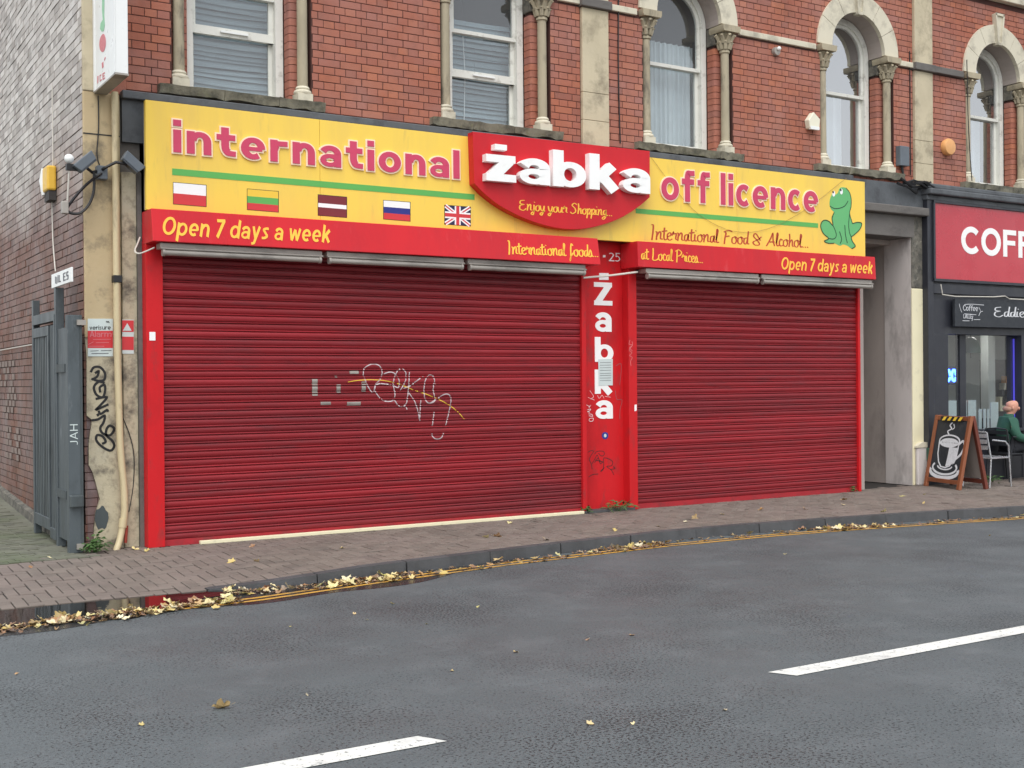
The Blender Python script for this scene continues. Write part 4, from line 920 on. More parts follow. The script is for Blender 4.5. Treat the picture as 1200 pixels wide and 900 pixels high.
# frog printed at the end of the sign
def fz(pts, sc=4, ox=740, oy=170): return [(ox+x/sc, oy+y/sc) for x, y in pts]
FROG = [(985, 198), (1005, 201), (1022, 222), (1030, 255), (1029, 290), (1023, 320), (1030, 345), (1036, 368), (1060, 362), (1079, 368), (1070, 395), (1047, 418), (1031, 432), (1036, 452), (1049, 474), (1032, 486), (1012, 472), (992, 466), (976, 472), (950, 460), (922, 460), (904, 450), (924, 438), (900, 415), (887, 385), (891, 362), (906, 352), (926, 358), (944, 376), (940, 342), (950, 316), (935, 300), (928, 275), (932, 248), (942, 228), (956, 232), (968, 222), (975, 204)]
fr_ = smooth([fac(x, y, SY) for x, y in fz(FROG)], 3, True)
frog = MB().prism(fr_, SY-.002, SY).build('frog_emblem', 'frog_green', sg)
strokes_px('frog_outline', [fz([(930, 286), (950, 297), (975, 296), (1000, 285), (1015, 262)]), fz([(944, 376), (955, 400), (960, 425), (948, 440), (924, 438)]), fz([(1023, 320), (1018, 370), (1022, 410), (1031, 432)]), fz([(1000, 375), (1003, 420), (1012, 460)]), fz([(975, 405), (985, 440), (978, 462)]),
    fz([(950, 316), (940, 342), (944, 376), (926, 358), (906, 352), (891, 362), (887, 385), (900, 415), (924, 438), (904, 450), (922, 460), (950, 460)]), fz([(1036, 368), (1060, 362), (1079, 368), (1070, 395), (1047, 418), (1031, 432), (1036, 452), (1049, 474), (1032, 486)]), fz([(1005, 201), (1022, 222), (1030, 255), (1029, 290), (1023, 320), (1036, 368)])], SY-.002, 1.5, 'frog_line', frog, .001)
for (cx_, cy_) in ((947, 228), (983, 218)):
    c = fac(*fz([(cx_, cy_)])[0], SY); e = MB().prism([(c[0]+.028*math.cos(a*.4), c[1]+.04*math.sin(a*.4)) for a in range(16)], SY-.0045, SY-.002).build('eye', 'print_white', frog)
    MB().prism([(c[0]-.012+.015*math.cos(a*.52), c[1]+.02+.018*math.sin(a*.52)) for a in range(12)], SY-.006, SY-.0045).build('pupil', 'print_black', e)
# writing on the shutter boxes
def on_box(t, txt, style, w, p0, p1, sz, x_y, shear=0.0, gap=.16):
    Yt = x_y; X0, Z0 = fac(*p0, Yt); X1, Z1 = fac(*p1, Yt)
    o = line_print('print_line', txt, w, X0, X1, 0, 0, sz, 0, 'print_yellow', t, style, shear, gap)
    return o, Z0
def box_print(t, txt, style, w, p0, p1, sz, yt, yb, shear=0.0, gap=.16):
    ym = (yt+yb)/2; X0, Z0 = fac(*p0, ym); X1, Z1 = fac(*p1, ym); L_, W_ = layout(txt, w, style, gap, shear); mb = MB()
    for ch, b in put(L_, W_, X0, X1, lambda x: lerp(Z0, Z1, (x-X0)/(X1-X0)), sz, 0, .002): mb.add(b.v, b.f)
    mb.v = [(x, lerp(yb, yt, (z-2.966)/(3.285-2.966))+y-.001, z) for x, y, z in mb.v]
    mb.build('print_line', 'print_yellow', t)
box_print(sh1, 'Open 7 days a week', 'bold', .29, (188.5, 275.5), (386, 284.5), .13, -.212, -.272, .32, .2)
box_print(sh1, 'International foods...', 'script', .13, (594, 298), (701, 301.5), .105, -.212, -.272)
box_print(sh2, 'at Local Prices...', 'script', .13, (751, 304), (824, 308.5), .105, -.222, -.24)
box_print(sh2, 'Open 7 days a week', 'bold', .28, (914.5, 316), (1022, 321), .12, -.222, -.24, .32, .2)
# pier lettering
PY = .13
def pier_letter(ch, x0, x1, yb, yt, hh):
    X0, Z0 = fac(x0, yb, PY); X1, Z1 = fac(x1, yb, PY); Zt = fac((x0+x1)/2, yt, PY)[1]; L_, W_ = layout(ch, .36, 'bold')
    for c, b in put(L_, W_, X0, X1, lambda x: Z0, (Zt-Z0)/hh, PY, .004): b.build('pier_letter', 'white_letter', bld)
pier_letter('Z', 696, 717.5, 357.5, 331, 1.42); pier_letter('a', 697, 716.5, 388.5, 366, 1); pier_letter('b', 697, 719, 424, 395, 1.42); pier_letter('k', 697, 718, 461.5, 433, 1.42); pier_letter('a', 697.5, 718, 491, 469, 1)
quad_px(MB(), [(702, 320), (713, 320), (713, 328), (702, 328)], PY, .004).build('pier_letter_dot', 'white_letter', bld)
X0, Z0 = fac(713.5, 306, PY); X1, Z1 = fac(727, 306.5, PY)
line_print('house_number', '25', .2, X0, X1, Z0, Z0, .075, PY, 'print_white', bld, 'bold')
quad_px(MB(), [(706.5, 299), (709.5, 299), (709.5, 301.5), (706.5, 301.5)], PY, .002).build('number_dash', 'print_white', bld)
quad_px(MB(), [(701, 421), (718, 420.5), (718, 451.5), (701.5, 452)], PY-.006, .002).build('paper_notice', 'paper', bld)
strokes_px('notice_text', [[(703, y), (716, y-.2)] for y in (425, 428, 431, 434, 437.5, 440, 443, 446)], PY-.0085, .5, 'print_grey', bld, .001)
c = fac(709, 510.5, PY); MB().prism([(c[0]+.05*math.cos(a*.35), c[1]+.045*math.sin(a*.35)) for a in range(18)], PY-.003, PY).build('round_sticker', 'sticker_blue', bld)
MB().prism([(c[0]+.02*math.cos(a*.5), c[1]+.022*math.sin(a*.5)) for a in range(12)], PY-.005, PY-.003).build('sticker_mark', 'paper', bld)
def z9(pts, ox=680, oy=470): return [(ox+x/9, oy+y/9) for x, y in pts]
strokes_px('graffiti', [z9(p) for p in ([(80, 540), (110, 525), (140, 530), (110, 580), (95, 620), (115, 660), (125, 720)], [(150, 560), (180, 530), (240, 530), (255, 560), (225, 580), (190, 550)], [(125, 660), (160, 600), (180, 570), (200, 620), (240, 640), (250, 600), (300, 610), (340, 640), (330, 680), (280, 690), (330, 730), (355, 780)], [(150, 650), (190, 600), (210, 660), (245, 640), (240, 720), (215, 740), (255, 700)], [(90, 800), (130, 775), (190, 768)], [(325, 720), (365, 710), (345, 690)], [(160, 620), (230, 640)])], PY, .9, 'print_black', bld, .001)
strokes_px('graffiti', [z9(p) for p in ([(65, 40), (95, 55), (110, 45), (90, 70)], [(75, 90), (110, 85), (95, 105), (75, 110), (100, 120)], [(85, 135), (120, 140), (130, 160), (90, 155)], [(95, 185), (135, 180), (130, 210), (95, 210), (95, 185)])], PY, .6, 'print_white', bld, .001)
strokes_px('graffiti', [z9(p, 680, 380) for p in ([(80, 770), (150, 800)], [(100, 700), (140, 760), (110, 790)], [(180, 750), (200, 780), (230, 750), (250, 780)], [(260, 760), (320, 770)])], PY, .4, 'print_white', bld, .001)
strokes_px('graffiti', [z9(p, 680, 380) for p in ([(375, 440), (430, 420), (425, 560), (415, 640)], [(370, 700), (385, 790), (440, 800), (420, 900), (415, 1000)])], PY, 1.0, mat('graffiti_grey', lin((160, 84, 88)), .6), bld, .001)
strokes_px('graffiti', [z9(p, 680, 380) for p in ([(525, 165), (515, 210), (550, 220), (515, 270), (545, 300), (520, 330), (548, 350), (530, 390), (535, 440)], [(545, 180), (550, 220), (520, 250), (550, 280)])], 0, .5, mat('graffiti_pink', lin((226, 150, 150)), .6), sh2, .001)
quad_px(MB(), [(743.5, 474.5), (746, 474), (746, 481), (743.5, 482)], 0, .002).build('sticker', 'print_white', sh2)
tag(MB().tube([(8.2, -.16, fac(683, 325.5, -.16)[1]), (8.6, -.17, fac(711, 322.5, -.17)[1]), (9.0, -.17, fac(742, 318.5, -.17)[1])], .012, 6).build('white_conduit', 'wire_white', smooth=True), 'thin white conduit bridging the red pier above the vertical lettering', 'conduit')
# black tag on the corner pier
def z4(p): return [(x/4, 400+y/4) for x, y in p]
TAGB = [[(425, 145), (440, 122), (470, 122), (492, 150), (488, 180), (460, 185), (428, 175)], [(445, 150), (462, 140), (455, 165), (430, 180)], [(490, 195), (462, 190), (440, 215), (452, 250), (480, 262), (492, 235), (490, 205), (468, 215), (470, 240)], [(448, 270), (500, 262), (470, 300), (452, 320), (508, 295)], [(462, 325), (472, 340), (500, 322), (506, 330)], [(455, 340), (462, 350)], [(430, 370), (460, 365), (490, 348), (485, 380), (470, 405), (480, 430), (515, 440), (535, 410), (515, 395), (500, 410), (498, 440), (525, 465), (535, 490), (518, 512), (480, 495), (452, 465), (455, 440), (480, 445), (495, 470), (478, 480)]]
strokes_px('graffiti', [z4(p) for p in TAGB], PYF, 2.7, 'print_black', bld, .002)
qd = fac(119, 607, PYF); MB().prism([(qd[0]+.065*math.cos(a*.3), qd[1]+.11*math.sin(a*.3)+.015*math.sin(a*1.7)) for a in range(21)], PYF-.004, PYF).build('soot_patch', 'gate_dark', bld)
# ================================================================== CAFE BUILDING
caf = thing('cafe_building', 'red brick cafe building with black shopfront beside the passage doorway', 'building', (18, 3, 0))
cw = wall_backing(14.92, 22, 4.4, 7.5, [CX5], W+.006, .16, 'front_wall', 'mortar', caf)
mb = MB()
for s, e, za, zb in courses(14.92, 22, 4.34, 7.48, [CX5], lambda z: [(0, 40)] if 6.19 < z < 6.28 else []): brick_box(mb, s, e, za, zb, W+random.gauss(0, .0012), W+.02)
mb.build('brickwork', 'brick', cw, kind='stuff')
for a, b in ((14.93, CX5-.86), (CX5+.86, 22)): MB().box(a, b, W-.06, W+.05, 6.185, 6.285).build('string_course', 'slate_band', caf, bevel=.01)
window(caf, CX5, 4)
MB().box(14.9, 22, W+.01, 7.5, 7.7, 9.6).build('upper_storey', 'brick', caf); MB().box(14.9, 22, 7.3, 7.5, 0, 7.6).build('back_wall', 'room', caf); MB().box(21.9, 22, W+.2, 7.4, 0, 7.6).build('end_wall', 'mortar', caf)
MB().box(14.92, 22.1, W-.1, 7.6, 9.6, 9.75).build('roof', 'lead', caf)
CYF = .1
def fx(px, Y=CYF, y=400): return fac(px, y, Y)[0]
xl = fx(1088)
MB().box(xl, xl+.13, CYF, .5, 0, 4.27).build('surround', 'shopfront_black', caf, bevel=.006)
MB().box(xl-.02, 22, CYF-.02, W+.1, 4.235, 4.31).build('cornice', 'lead', caf, bevel=.01)
MB().box(xl-.04, 22, CYF-.1, W+.1, 4.31, 4.4).build('cornice', 'lead', caf, bevel=.02)
MB().box(xl-.03, 22, CYF-.04, W+.1, 4.4, 4.48).build('cornice', 'lead', caf, bevel=.02)
MB().box(xl+.13, 22, CYF+.04, .4, 2.25, 4.235).build('fascia', 'shopfront_black', caf)
MB().box(xl+.13, 22, CYF+.0, CYF+.04, 2.85, 3.0).build('fascia_rail', 'shopfront_black', caf, bevel=.006)
x0, x1 = fx(1106, .2), fx(1192, .2)
MB().box(xl+.13, x0, CYF+.02, .4, 0, 2.25).build('window_post', 'shopfront_black', caf, bevel=.005)
MB().box(x1, x1+.16, CYF+.02, .4, 0, 2.25).build('window_post', 'shopfront_black', caf, bevel=.005)
MB().box(x0, 22, CYF+.03, .4, 0, .74).build('stall_riser', 'shopfront_black', caf)
MB().box(x0, 22, CYF-.02, .4, .74, .79).build('window_sill', 'shopfront_black', caf, bevel=.006)
MB().box(x0, x1, .27, .278, .79, 2.25).build('shop_pane', 'cafe_glass', caf); MB().box(x1+.16, 22, .27, .278, .79, 2.25).build('shop_pane', 'cafe_glass', caf)
MB().box(fx(1121.5, .3), fx(1128.5, .3), .25, .33, .79, 2.25).build('mullion', 'shopfront_black', caf)
for a, b, zt in ((1107, 1120, 1.24), (1129.5, 1132, 1.24), (1133.5, 1143, 1.24), (1146, 1149.5, 1.1), (1151.5, 1154.5, 1.1), (1156, 1158.5, 1.1), (1160, 1169, 1.2)): MB().box(fx(a, .29), fx(b, .29), .284, .29, .79, zt).build('frosted_film', 'frost', caf)
MB().box(x1-.03, x1-.012, .24, .26, .85, 2.2).build('light_strip', 'strip_blue', caf)
MB().box(xl+.14, 22, 2.6, 2.7, 0, 4).build('cafe_back_wall', 'cafe_wall', caf); MB().box(xl+.14, 22, .4, 2.6, 0, .02).build('cafe_floor', 'cafe_floor', caf); MB().box(xl+.02, xl+.12, .5, 2.7, 0, 2.6).build('cafe_side_wall', 'cafe_wall', caf); MB().box(xl+.14, 22, .45, 2.6, 2.5, 2.6).build('cafe_ceiling', 'cafe_wall', caf)
MB().box(fx(1158, 1.2), fx(1166, 1.2), 1.2, 1.35, .9, 2.4).build('cafe_column', 'cafe_wall', caf)
MB().box(fx(1165, 1.6), fx(1190, 1.6), 1.6, 1.9, .4, 1.9).build('cafe_shelf', 'dark_wood', caf)
for k in range(9):
    a = fx(1167+2.4*k, 1.58); MB().box(a, a+.12, 1.5, 1.6, 1.0+.1*(k % 4), 1.25+.12*(k % 4)).build('shelf_goods', ('cream_paint', 'dark_wood', 'pale_stone', 'alarm_orange')[k % 4], caf)
lt = thing('ceiling_light', 'lit white strip light on the ceiling inside the cafe', 'lamp', (fx(1148, 1.0), 1.0, 2.4)); MB().box(fx(1135, 1.0), fx(1156, 1.0), .95, 1.08, 2.43, 2.49).build('housing', 'white_plastic', lt); MB().box(fx(1136, 1.0), fx(1155, 1.0), .96, 1.07, 2.41, 2.43).build('tube', 'tube_light', lt)
cs = thing('cafe_sign', 'glossy red cafe sign with white capital letters spelling COFFEE', 'sign', (17, CYF, 3.05))
X0 = fx(1095.5); MB().box(X0, 19.6, CYF-.005, CYF+.04, 3.07, 4.2).build('panel', 'cafe_red', cs, bevel=.004)
for a, b, za, zb in ((X0-.03, 19.63, 3.03, 3.07), (X0-.03, 19.63, 4.2, 4.235), (X0-.04, X0, 3.07, 4.2)): MB().box(a, b, CYF-.03, CYF+.04, za, zb).build('frame', 'shopfront_black', cs)
a, z0 = fac(1126, 297, CYF); b, _ = fac(1193, 299, CYF); g = .18; kx = (b-a)/(3.84+3*g); Lc, Wc = layout('COFFEE', .31, 'bold', g)
for ch, m_ in put(Lc, Wc, a, a+kx*Wc, lambda x: z0, (fac(1126+10, 265.5, CYF)[1]-z0)/1.42, CYF-.005, .004, 0, .95): m_.build('letter', 'white_letter', cs)
hb = thing('hanging_board', 'black cafe name board with white lettering and small coffee motif', 'sign', (17, .05, 2.34))
BY = .04; xa = fx(1119.5, BY); MB().box(xa, 19.2, BY, BY+.05, 2.36, 2.78).build('board', 'chalkboard', hb, bevel=.006)
X0, Z0 = fac(1165, 371, BY); X1, Z1 = fac(1199, 373.5, BY); kx = X1-X0
line_print('name_lettering', "Eddie's", .1, X0, X0+kx*1.28, Z0, Z0, .115, BY, 'chalk', hb)
def zb(p): return [(1080+x/10, 310+y/10) for x, y in p]
strokes_px('motif', [zb(p) for p in ([(440, 460), (455, 520), (470, 560)], [(500, 468), (600, 465), (730, 475)], [(500, 578), (640, 588)], [(670, 500), (690, 540)], [(670, 600), (690, 555), (715, 548)], [(590, 660), (600, 600)], [(610, 645), (685, 645)], [(480, 658), (560, 660)])], BY, .9, 'chalk', hb, .001)
X0, Z0 = fac(1128.5, 364, BY); X1, Z1 = fac(1146, 364.5, BY); line_print('motif_word', 'Coffee', .2, X0, X1, Z0, Z0, .06, BY, 'chalk', hb, 'bold')
X0, Z0 = fac(1129, 373, BY); X1, Z1 = fac(1139, 373, BY); line_print('motif_word', 'LATTE'.replace('T', 'L'), .18, X0, X1, Z0, Z0, .045, BY, 'chalk', hb, 'bold')
tag(MB().tube([(fx(1103, .02), .02, 2.98), (fx(1105, .02), .02, 2.83), (fx(1120, .02), .02, 2.81), (fx(1165, .02), .02, 2.83), (fx(1178, .02), .015, 2.85), (fx(1183, .02), .015, 2.81), (19.0, .02, 2.8)], .008, 5).build('white_cable', 'wire_white', smooth=True), 'thin white cable lying along the top of the black name board', 'cable')
# neon inside, pendant lamp
nb = thing('neon_sign', 'small glowing blue neon sign behind the cafe window', 'neon sign', (15.4, .5, 1.5))
m_ = MB()
cx_, cz_ = fac(1114, 440, .6)
for k in range(3): m_.tube([(cx_-.2+.14*k+.05*math.cos(a), .6, cz_+.09*math.sin(a)) for a in [i*.6 for i in range(11)]], .018, 5)
m_.build('neon_tube', 'neon_blue', nb, smooth=True); MB().box(cx_-.27, cx_+.2, .63, .65, cz_-.14, cz_+.14).build('backing', 'black_plastic', nb)
pl_ = thing('pendant_lamp', 'dark green pendant lamp hanging behind the cafe window', 'lamp', (16, 1, 1.9)); cx_, cz_ = fac(1137.5, 405, .8)
MB().lathe(cx_, .8, [(.03, .14), (.12, .08), (.15, -.05), (.15, -.12), (.13, -.12)], 14, cz_).build('shade', 'lamp_green', pl_, smooth=True); MB().tube([(cx_, .8, cz_-.2), (cx_, .8, 2.5)], .008, 5).build('cord', 'black_plastic', pl_)
# ================================================================== PAVEMENT FURNITURE BY THE CAFE
def bar(mb, p, q, w, t, ref=(0, 0, 1)):
    p, q = Vector(p), Vector(q); d = (q-p).normalized(); r_ = Vector(ref); u = d.cross(r_).normalized(); v = u.cross(d)
    return mb.hexa([p-u*w/2-v*t/2, p+u*w/2-v*t/2, p+u*w/2+v*t/2, p-u*w/2+v*t/2, q-u*w/2-v*t/2, q+u*w/2-v*t/2, q+u*w/2+v*t/2, q-u*w/2+v*t/2])
A2, B2, C2 = Vector(gnd(1085, 569.5)), Vector(gnd(1123.5, 574.5)), Vector(gnd(1155.5, 573))
ab = thing('pavement_sign', 'wooden A-board with chalk drawing of a steaming coffee cup', 'sign', (A2.x, A2.y, 0))
u2 = (B2-A2); wid = u2.length; u2 = u2.normalized(); v2 = (C2-B2); HT = 1.04
A3, B3 = Vector((*A2, 0)), Vector((*B2, 0)); sp = Vector((*v2, 0)); C3, D3 = B3+sp, A3+sp; up_ = sp*.47+Vector((0, 0, HT)); up2 = sp*-.47+Vector((0, 0, HT)); U3 = Vector((*u2, 0))
for P in (A3, B3): bar(MB(), P, P+up_, .05, .06, U3).build('leg', 'wood_frame', ab, bevel=.004)
for P in (C3, D3): bar(MB(), P, P+up2, .05, .06, U3).build('leg', 'wood_dark', ab, bevel=.004)
for k, m in ((.1, 'wood_frame'), (.965, 'wood_frame')): bar(MB(), A3+up_*k+U3*.026, B3+up_*k-U3*.026, .06, .03, sp).build('rail', m, ab, bevel=.003)
for k in (.1, .965): bar(MB(), D3+up2*k+U3*.026, C3+up2*k-U3*.026, .06, .03, sp).build('rail', 'wood_dark', ab, bevel=.003)
ud = up_.normalized(); nrm = U3.cross(ud).normalized()
if nrm.dot(CAM-A3) < 0: nrm = -nrm
FM = Matrix(((U3.x, -nrm.x, ud.x, A3.x), (U3.y, -nrm.y, ud.y, A3.y), (U3.z, -nrm.z, ud.z, A3.z), (0, 0, 0, 1)))   # x along the board, y into it, z up the slope
MB().box(.025, wid-.025, -.004, .012, .13, .985).xf(FM).build('chalk_panel', 'chalkboard', ab)
ud2 = up2.normalized(); MB().add([tuple(D3+U3*.02+up2*.14), tuple(C3-U3*.02+up2*.14), tuple(C3-U3*.02+up2*.94), tuple(D3+U3*.02+up2*.94)], [(0, 1, 2, 3)]).build('rear_panel', 'grey_render', ab)
tp = MB()
for k in range(4): xk = .16+.12*k; tp.prism([(xk, .984), (xk+.06, .984), (xk+.1, 1.041), (xk+.04, 1.041)], -.036, -.033)
MB().box(.12, wid-.14, -.033, -.031, .982, 1.043).xf(FM).build('hazard_tape', 'print_black', ab); tp.xf(FM).build('tape_stripe', 'print_gold', ab)
ck = MB(); w_ = wid; E_ = lambda cx, cz, rx, rz, a0, a1: arc(cx*w_, cz, rx*w_, rz, a0, a1, 22)
def chalk(p, w): KST[0] = (KST[0]+1) % 9; ck.ribbon(p, w, -.006-KST[0]*.0003, -.004)
chalk(E_(.5, .69, .3, .085, 0, 360), .022); chalk(E_(.5, .665, .26, .06, 0, 360), .014)
for k in range(5): chalk(E_(.5, .665, .05+.045*k, .012+.01*k, 0, 360), .02)
chalk([(.2*w_, .69), (.21*w_, .5), (.27*w_, .38), (.36*w_, .31), (.5*w_, .3), (.62*w_, .33), (.72*w_, .42), (.78*w_, .55), (.8*w_, .69)], .02)
for k in range(6): chalk(smooth([((.52+.04*k)*w_, .32+.01*k), ((.54+.045*k)*w_, .45), ((.55+.047*k)*w_, .6)]), .03)
chalk(smooth([(.78*w_, .64), (.9*w_, .7), (.96*w_, .62), (.88*w_, .5), (.72*w_, .42)]), .035)
chalk(E_(.48, .3, .36, .1, 150, 390), .03); chalk(E_(.48, .25, .42, .1, 165, 375), .05); chalk(E_(.48, .33, .22, .06, 190, 350), .02)
chalk(smooth([(.46*w_, .78), (.4*w_, .83), (.5*w_, .87), (.44*w_, .92), (.5*w_, .96)]), .018); chalk(smooth([(.52*w_, .86), (.58*w_, .89), (.54*w_, .94)]), .014)
ck.xf(FM).build('chalk_drawing', 'chalk', ab)
# aluminium chairs
def chair(x, y, rz, label, alu='alu'):
    t = thing('cafe_chair', label, 'chair', (x, y, 0), 'cafe chairs'); M = Matrix.Translation((x, y, 0)) @ Matrix.Rotation(rz, 4, 'Z')
    for s in (-1, 1):
        MB().tube([(.24, .25*s, .0), (.2, .25*s, .42), (.18, .25*s, .6), (.1, .25*s, .66), (-.2, .25*s, .69)], .0125, 8).xf(M).build('arm_leg', alu, t, smooth=True)
        MB().tube([(-.24, .22*s, 0), (-.2, .22*s, .42), (-.27, .2*s, .8)], .0125, 8).xf(M).build('leg', alu, t, smooth=True)
    for k in range(7): MB().box(-.2+.06*k, -.155+.06*k, -.23, .23, .43, .442).xf(M).build('seat_slat', alu, t)
    MB().tube([(.21, -.24, .425), (.21, .24, .425), (-.2, .23, .425), (-.2, -.23, .425), (.21, -.24, .425)], .011, 6).xf(M).build('seat_frame', alu, t, smooth=True)
    for k in range(3): MB().box(-.262-.012*k, -.25-.012*k, -.2, .2, .55+.085*k, .61+.085*k).xf(M).build('back_slat', alu, t)
    MB().tube([(-.27, -.2, .8), (-.275, 0, .815), (-.27, .2, .8)], .0125, 8).xf(M).build('back_rail', alu, t, smooth=True)
chair(15.12, -.5, .05, 'shiny aluminium cafe chair standing empty beside the A-board')
MX, MY = fac(1182, 480, -.12)[0], -.12
chair(MX, MY, -.1, 'dark cafe chair carrying the seated man', 'table_dark')
tb = thing('cafe_table', 'small dark bistro table in front of the seated man', 'table', (MX+.72, -.25, 0)); c0 = (MX+.72, -.25)
MB().lathe(*c0, [(.3, .715), (.31, .725), (.31, .74), (.3, .745)], 24).build('table_top', 'table_dark', tb, smooth=True); MB().lathe(*c0, [(.03, .03), (.03, .715)], 12).build('pedestal', 'table_dark', tb, smooth=True); MB().lathe(*c0, [(.22, 0), (.22, .015), (.05, .035)], 20).build('base', 'table_dark', tb, smooth=True)
# seated man
def skinned(name, nodes, edges, m, parent, sub=2, root=0):
    me = bpy.data.meshes.new(name); o0 = ORG[parent]; me.from_pydata([tuple(Vector(n[0])-o0) for n in nodes], edges, []); o = bpy.data.objects.new(name, me); COL.objects.link(o); o.parent = parent; ORG[o] = o0
    me.materials.append(MATS[m]); md = o.modifiers.new('skin', 'SKIN'); md.use_smooth_shade = True
    if not me.skin_vertices: me.skin_vertices.new()
    for i, n in enumerate(nodes):
        sv = me.skin_vertices[0].data[i]; rr = n[1]; sv.radius = rr if isinstance(rr, tuple) else (rr, rr); sv.use_root = (i == root)
    s_ = o.modifiers.new('sub', 'SUBSURF'); s_.levels = sub; s_.render_levels = sub
    return o
man = thing('person', 'bald seated man in a dark green jacket facing away from the A-board', 'person', (MX, MY, 0)); PM = Matrix.Translation((MX, MY, 0)) @ Matrix.Rotation(-.55, 4, 'Z') @ Matrix.Scale(1.04, 4)
Pm = lambda x, y, z: tuple(PM @ Vector((x, y, z)))
bn0 = [(Pm(-.02, 0, .54), (.15, .13)), (Pm(-.04, 0, .68), (.14, .12)), (Pm(-.03, 0, .84), (.15, .11)), (Pm(0, 0, .93), .075), (Pm(.025, 0, 1.0), .058), (Pm(.055, 0, 1.06), (.078, .085)), (Pm(.05, 0, 1.13), (.085, .1)), (Pm(.035, 0, 1.185), (.06, .065)),
      (Pm(-.02, -.17, .87), .065), (Pm(.02, -.24, .66), .05), (Pm(.26, -.2, .6), .04), (Pm(.34, -.18, .6), .035), (Pm(-.02, .17, .87), .065), (Pm(.02, .24, .66), .05), (Pm(.26, .2, .62), .04), (Pm(.34, .18, .62), .035),
      (Pm(.05, -.1, .52), .085), (Pm(.42, -.12, .52), .07), (Pm(.42, -.12, .1), .05), (Pm(.55, -.12, .05), .04), (Pm(.05, .1, .52), .085), (Pm(.42, .12, .52), .07), (Pm(.42, .12, .1), .05), (Pm(.55, .12, .05), .04)]
bn = bn0; be = [(0, 1), (1, 2), (2, 3), (3, 4), (4, 5), (5, 6), (6, 7), (2, 8), (8, 9), (9, 10), (10, 11), (2, 12), (12, 13), (13, 14), (14, 15), (0, 16), (16, 17), (17, 18), (18, 19), (0, 20), (20, 21), (21, 22), (22, 23)]
sc_ = lambda r, k: tuple(q*k for q in r) if isinstance(r, tuple) else r*k
skinned('body', [(p, sc_(r, 1.1 if i in (5, 6, 7) else (.72 if i in (0, 1, 2, 3, 8, 9, 12, 13, 16, 17, 20, 21) else 1))) for i, (p, r) in enumerate(bn)], be, 'skin', man)
hr = MB(); hr.blob(Pm(-.008, 0, 1.06), .066, .085, .05, 12, 8); hr.build('hair', 'hair_grey', man, smooth=True)
cl = MB(); cl.lathe(0, 0, [(.085, .9), (.078, .95), (.07, .99)], 14); cl.xf(PM); cl.build('collar', 'jacket_green', man, smooth=True)
gw = lambda i, k: tuple(r*k+.012 for r in (bn[i][1] if isinstance(bn[i][1], tuple) else (bn[i][1],)*2))
jn = [(bn[i][0], gw(i, 1.22)) for i in (0, 1, 2, 3, 8, 9, 10, 12, 13, 14)]; skinned('jacket', jn, [(0, 1), (1, 2), (2, 3), (2, 4), (4, 5), (5, 6), (2, 7), (7, 8), (8, 9)], 'jacket_green', man)
skinned('trousers', [(bn[i][0], gw(i, 1.06)) for i in (0, 16, 17, 18, 20, 21, 22)], [(0, 1), (1, 2), (2, 3), (0, 4), (4, 5), (5, 6)], 'trousers', man)
hd = MB(); hd.blob(Pm(.15, 0, 1.07), .022, .015, .026); hd.build('nose', 'skin', man, smooth=True)
for s in (-1, 1):
    hd = MB(); hd.blob(Pm(.03, .088*s, 1.075), .018, .012, .032); hd.build('ear', 'skin', man, smooth=True)
    hd = MB(); hd.blob(Pm(.13, .034*s, 1.1), .007, .011, .006); hd.build('eye', 'print_black', man, smooth=True)
    hd = MB(); hd.blob(Pm(.56, .12*s, .045), .11, .05, .045, 10, 6); hd.build('shoe', 'shoe', man, smooth=True)
    for k in range(5):
        MB().tube([Pm(.35, .18*s+.016*(k-2), .605), Pm(.4, .18*s+.017*(k-2), .6-.004*abs(k-2)), Pm(.425, .18*s+.016*(k-2), .575)], [.011, .01, .008], 6).build('finger', 'skin', man, smooth=True)
hd = MB(); hd.box(-.004, .004, -.022, .022, -.003, .003); hd.xf(PM @ Matrix.Translation((.139, 0, 1.035))); hd.build('mouth', 'rust_red', man)
gb = thing('utility_box', 'small green utility box fixed low on the pillar plinth', 'box', (14.66, .1, .38)); MB().box(14.6, 14.75, .07, .14, .37, .55).build('case', 'utility_green', gb, bevel=.008); MB().box(14.62, 14.73, .06, .07, .45, .53).build('door', 'utility_green', gb)
# ================================================================== THINGS FIXED TO THE WALLS
al1 = thing('alarm_box', 'white pentagonal alarm box on the brickwork beside an arched window', 'alarm box', (12.3, W, 5.0)); c = fac(952.5, 144, W-.05)
pt = [(-.13, .03), (-.02, .16), (.12, .06), (.1, -.1), (-.1, -.1)]; MB().prism([(c[0]+x*.9, c[1]+z*.9) for x, z in pt], W-.09, W-.0).build('case', 'ivory_plastic', al1, bevel=.012); MB().box(c[0]-.085, c[0]+.085, W-.094, W-.06, c[1]-.1, c[1]-.055).build('lower_band', 'white_plastic', al1)
al2 = thing('alarm_bell', 'round orange alarm bell on the cafe brickwork', 'alarm box', (15.3, W, 5)); c = fac(1113.5, 172, W-.08)
MB().tube([(c[0], W, c[1]), (c[0], W-.06, c[1]), (c[0], W-.09, c[1]), (c[0], W-.1, c[1])], [.12, .13, .115, .05], 20).build('cover', 'alarm_orange', al2, smooth=True)
lb = thing('wall_lamp', 'small round spotlight under the pale stone string course', 'lamp', (11.7, W, 6)); c = fac(910.5, 60, W-.04)
MB().tube([(c[0], W, c[1]), (c[0], W-.05, c[1]), (c[0]-.0, W-.055, c[1])], [.06, .055, .03], 14).build('rose', 'galv', lb, smooth=True); MB().blob((c[0]+.01, W-.07, c[1]+.03), .03, .03, .03).build('bulb', 'white_plastic', lb, smooth=True)
gx = thing('junction_box', 'grey box on the brickwork above the passage doorway', 'box', (14.3, W, 4.6)); c = fac(1060, 184, W-.08)
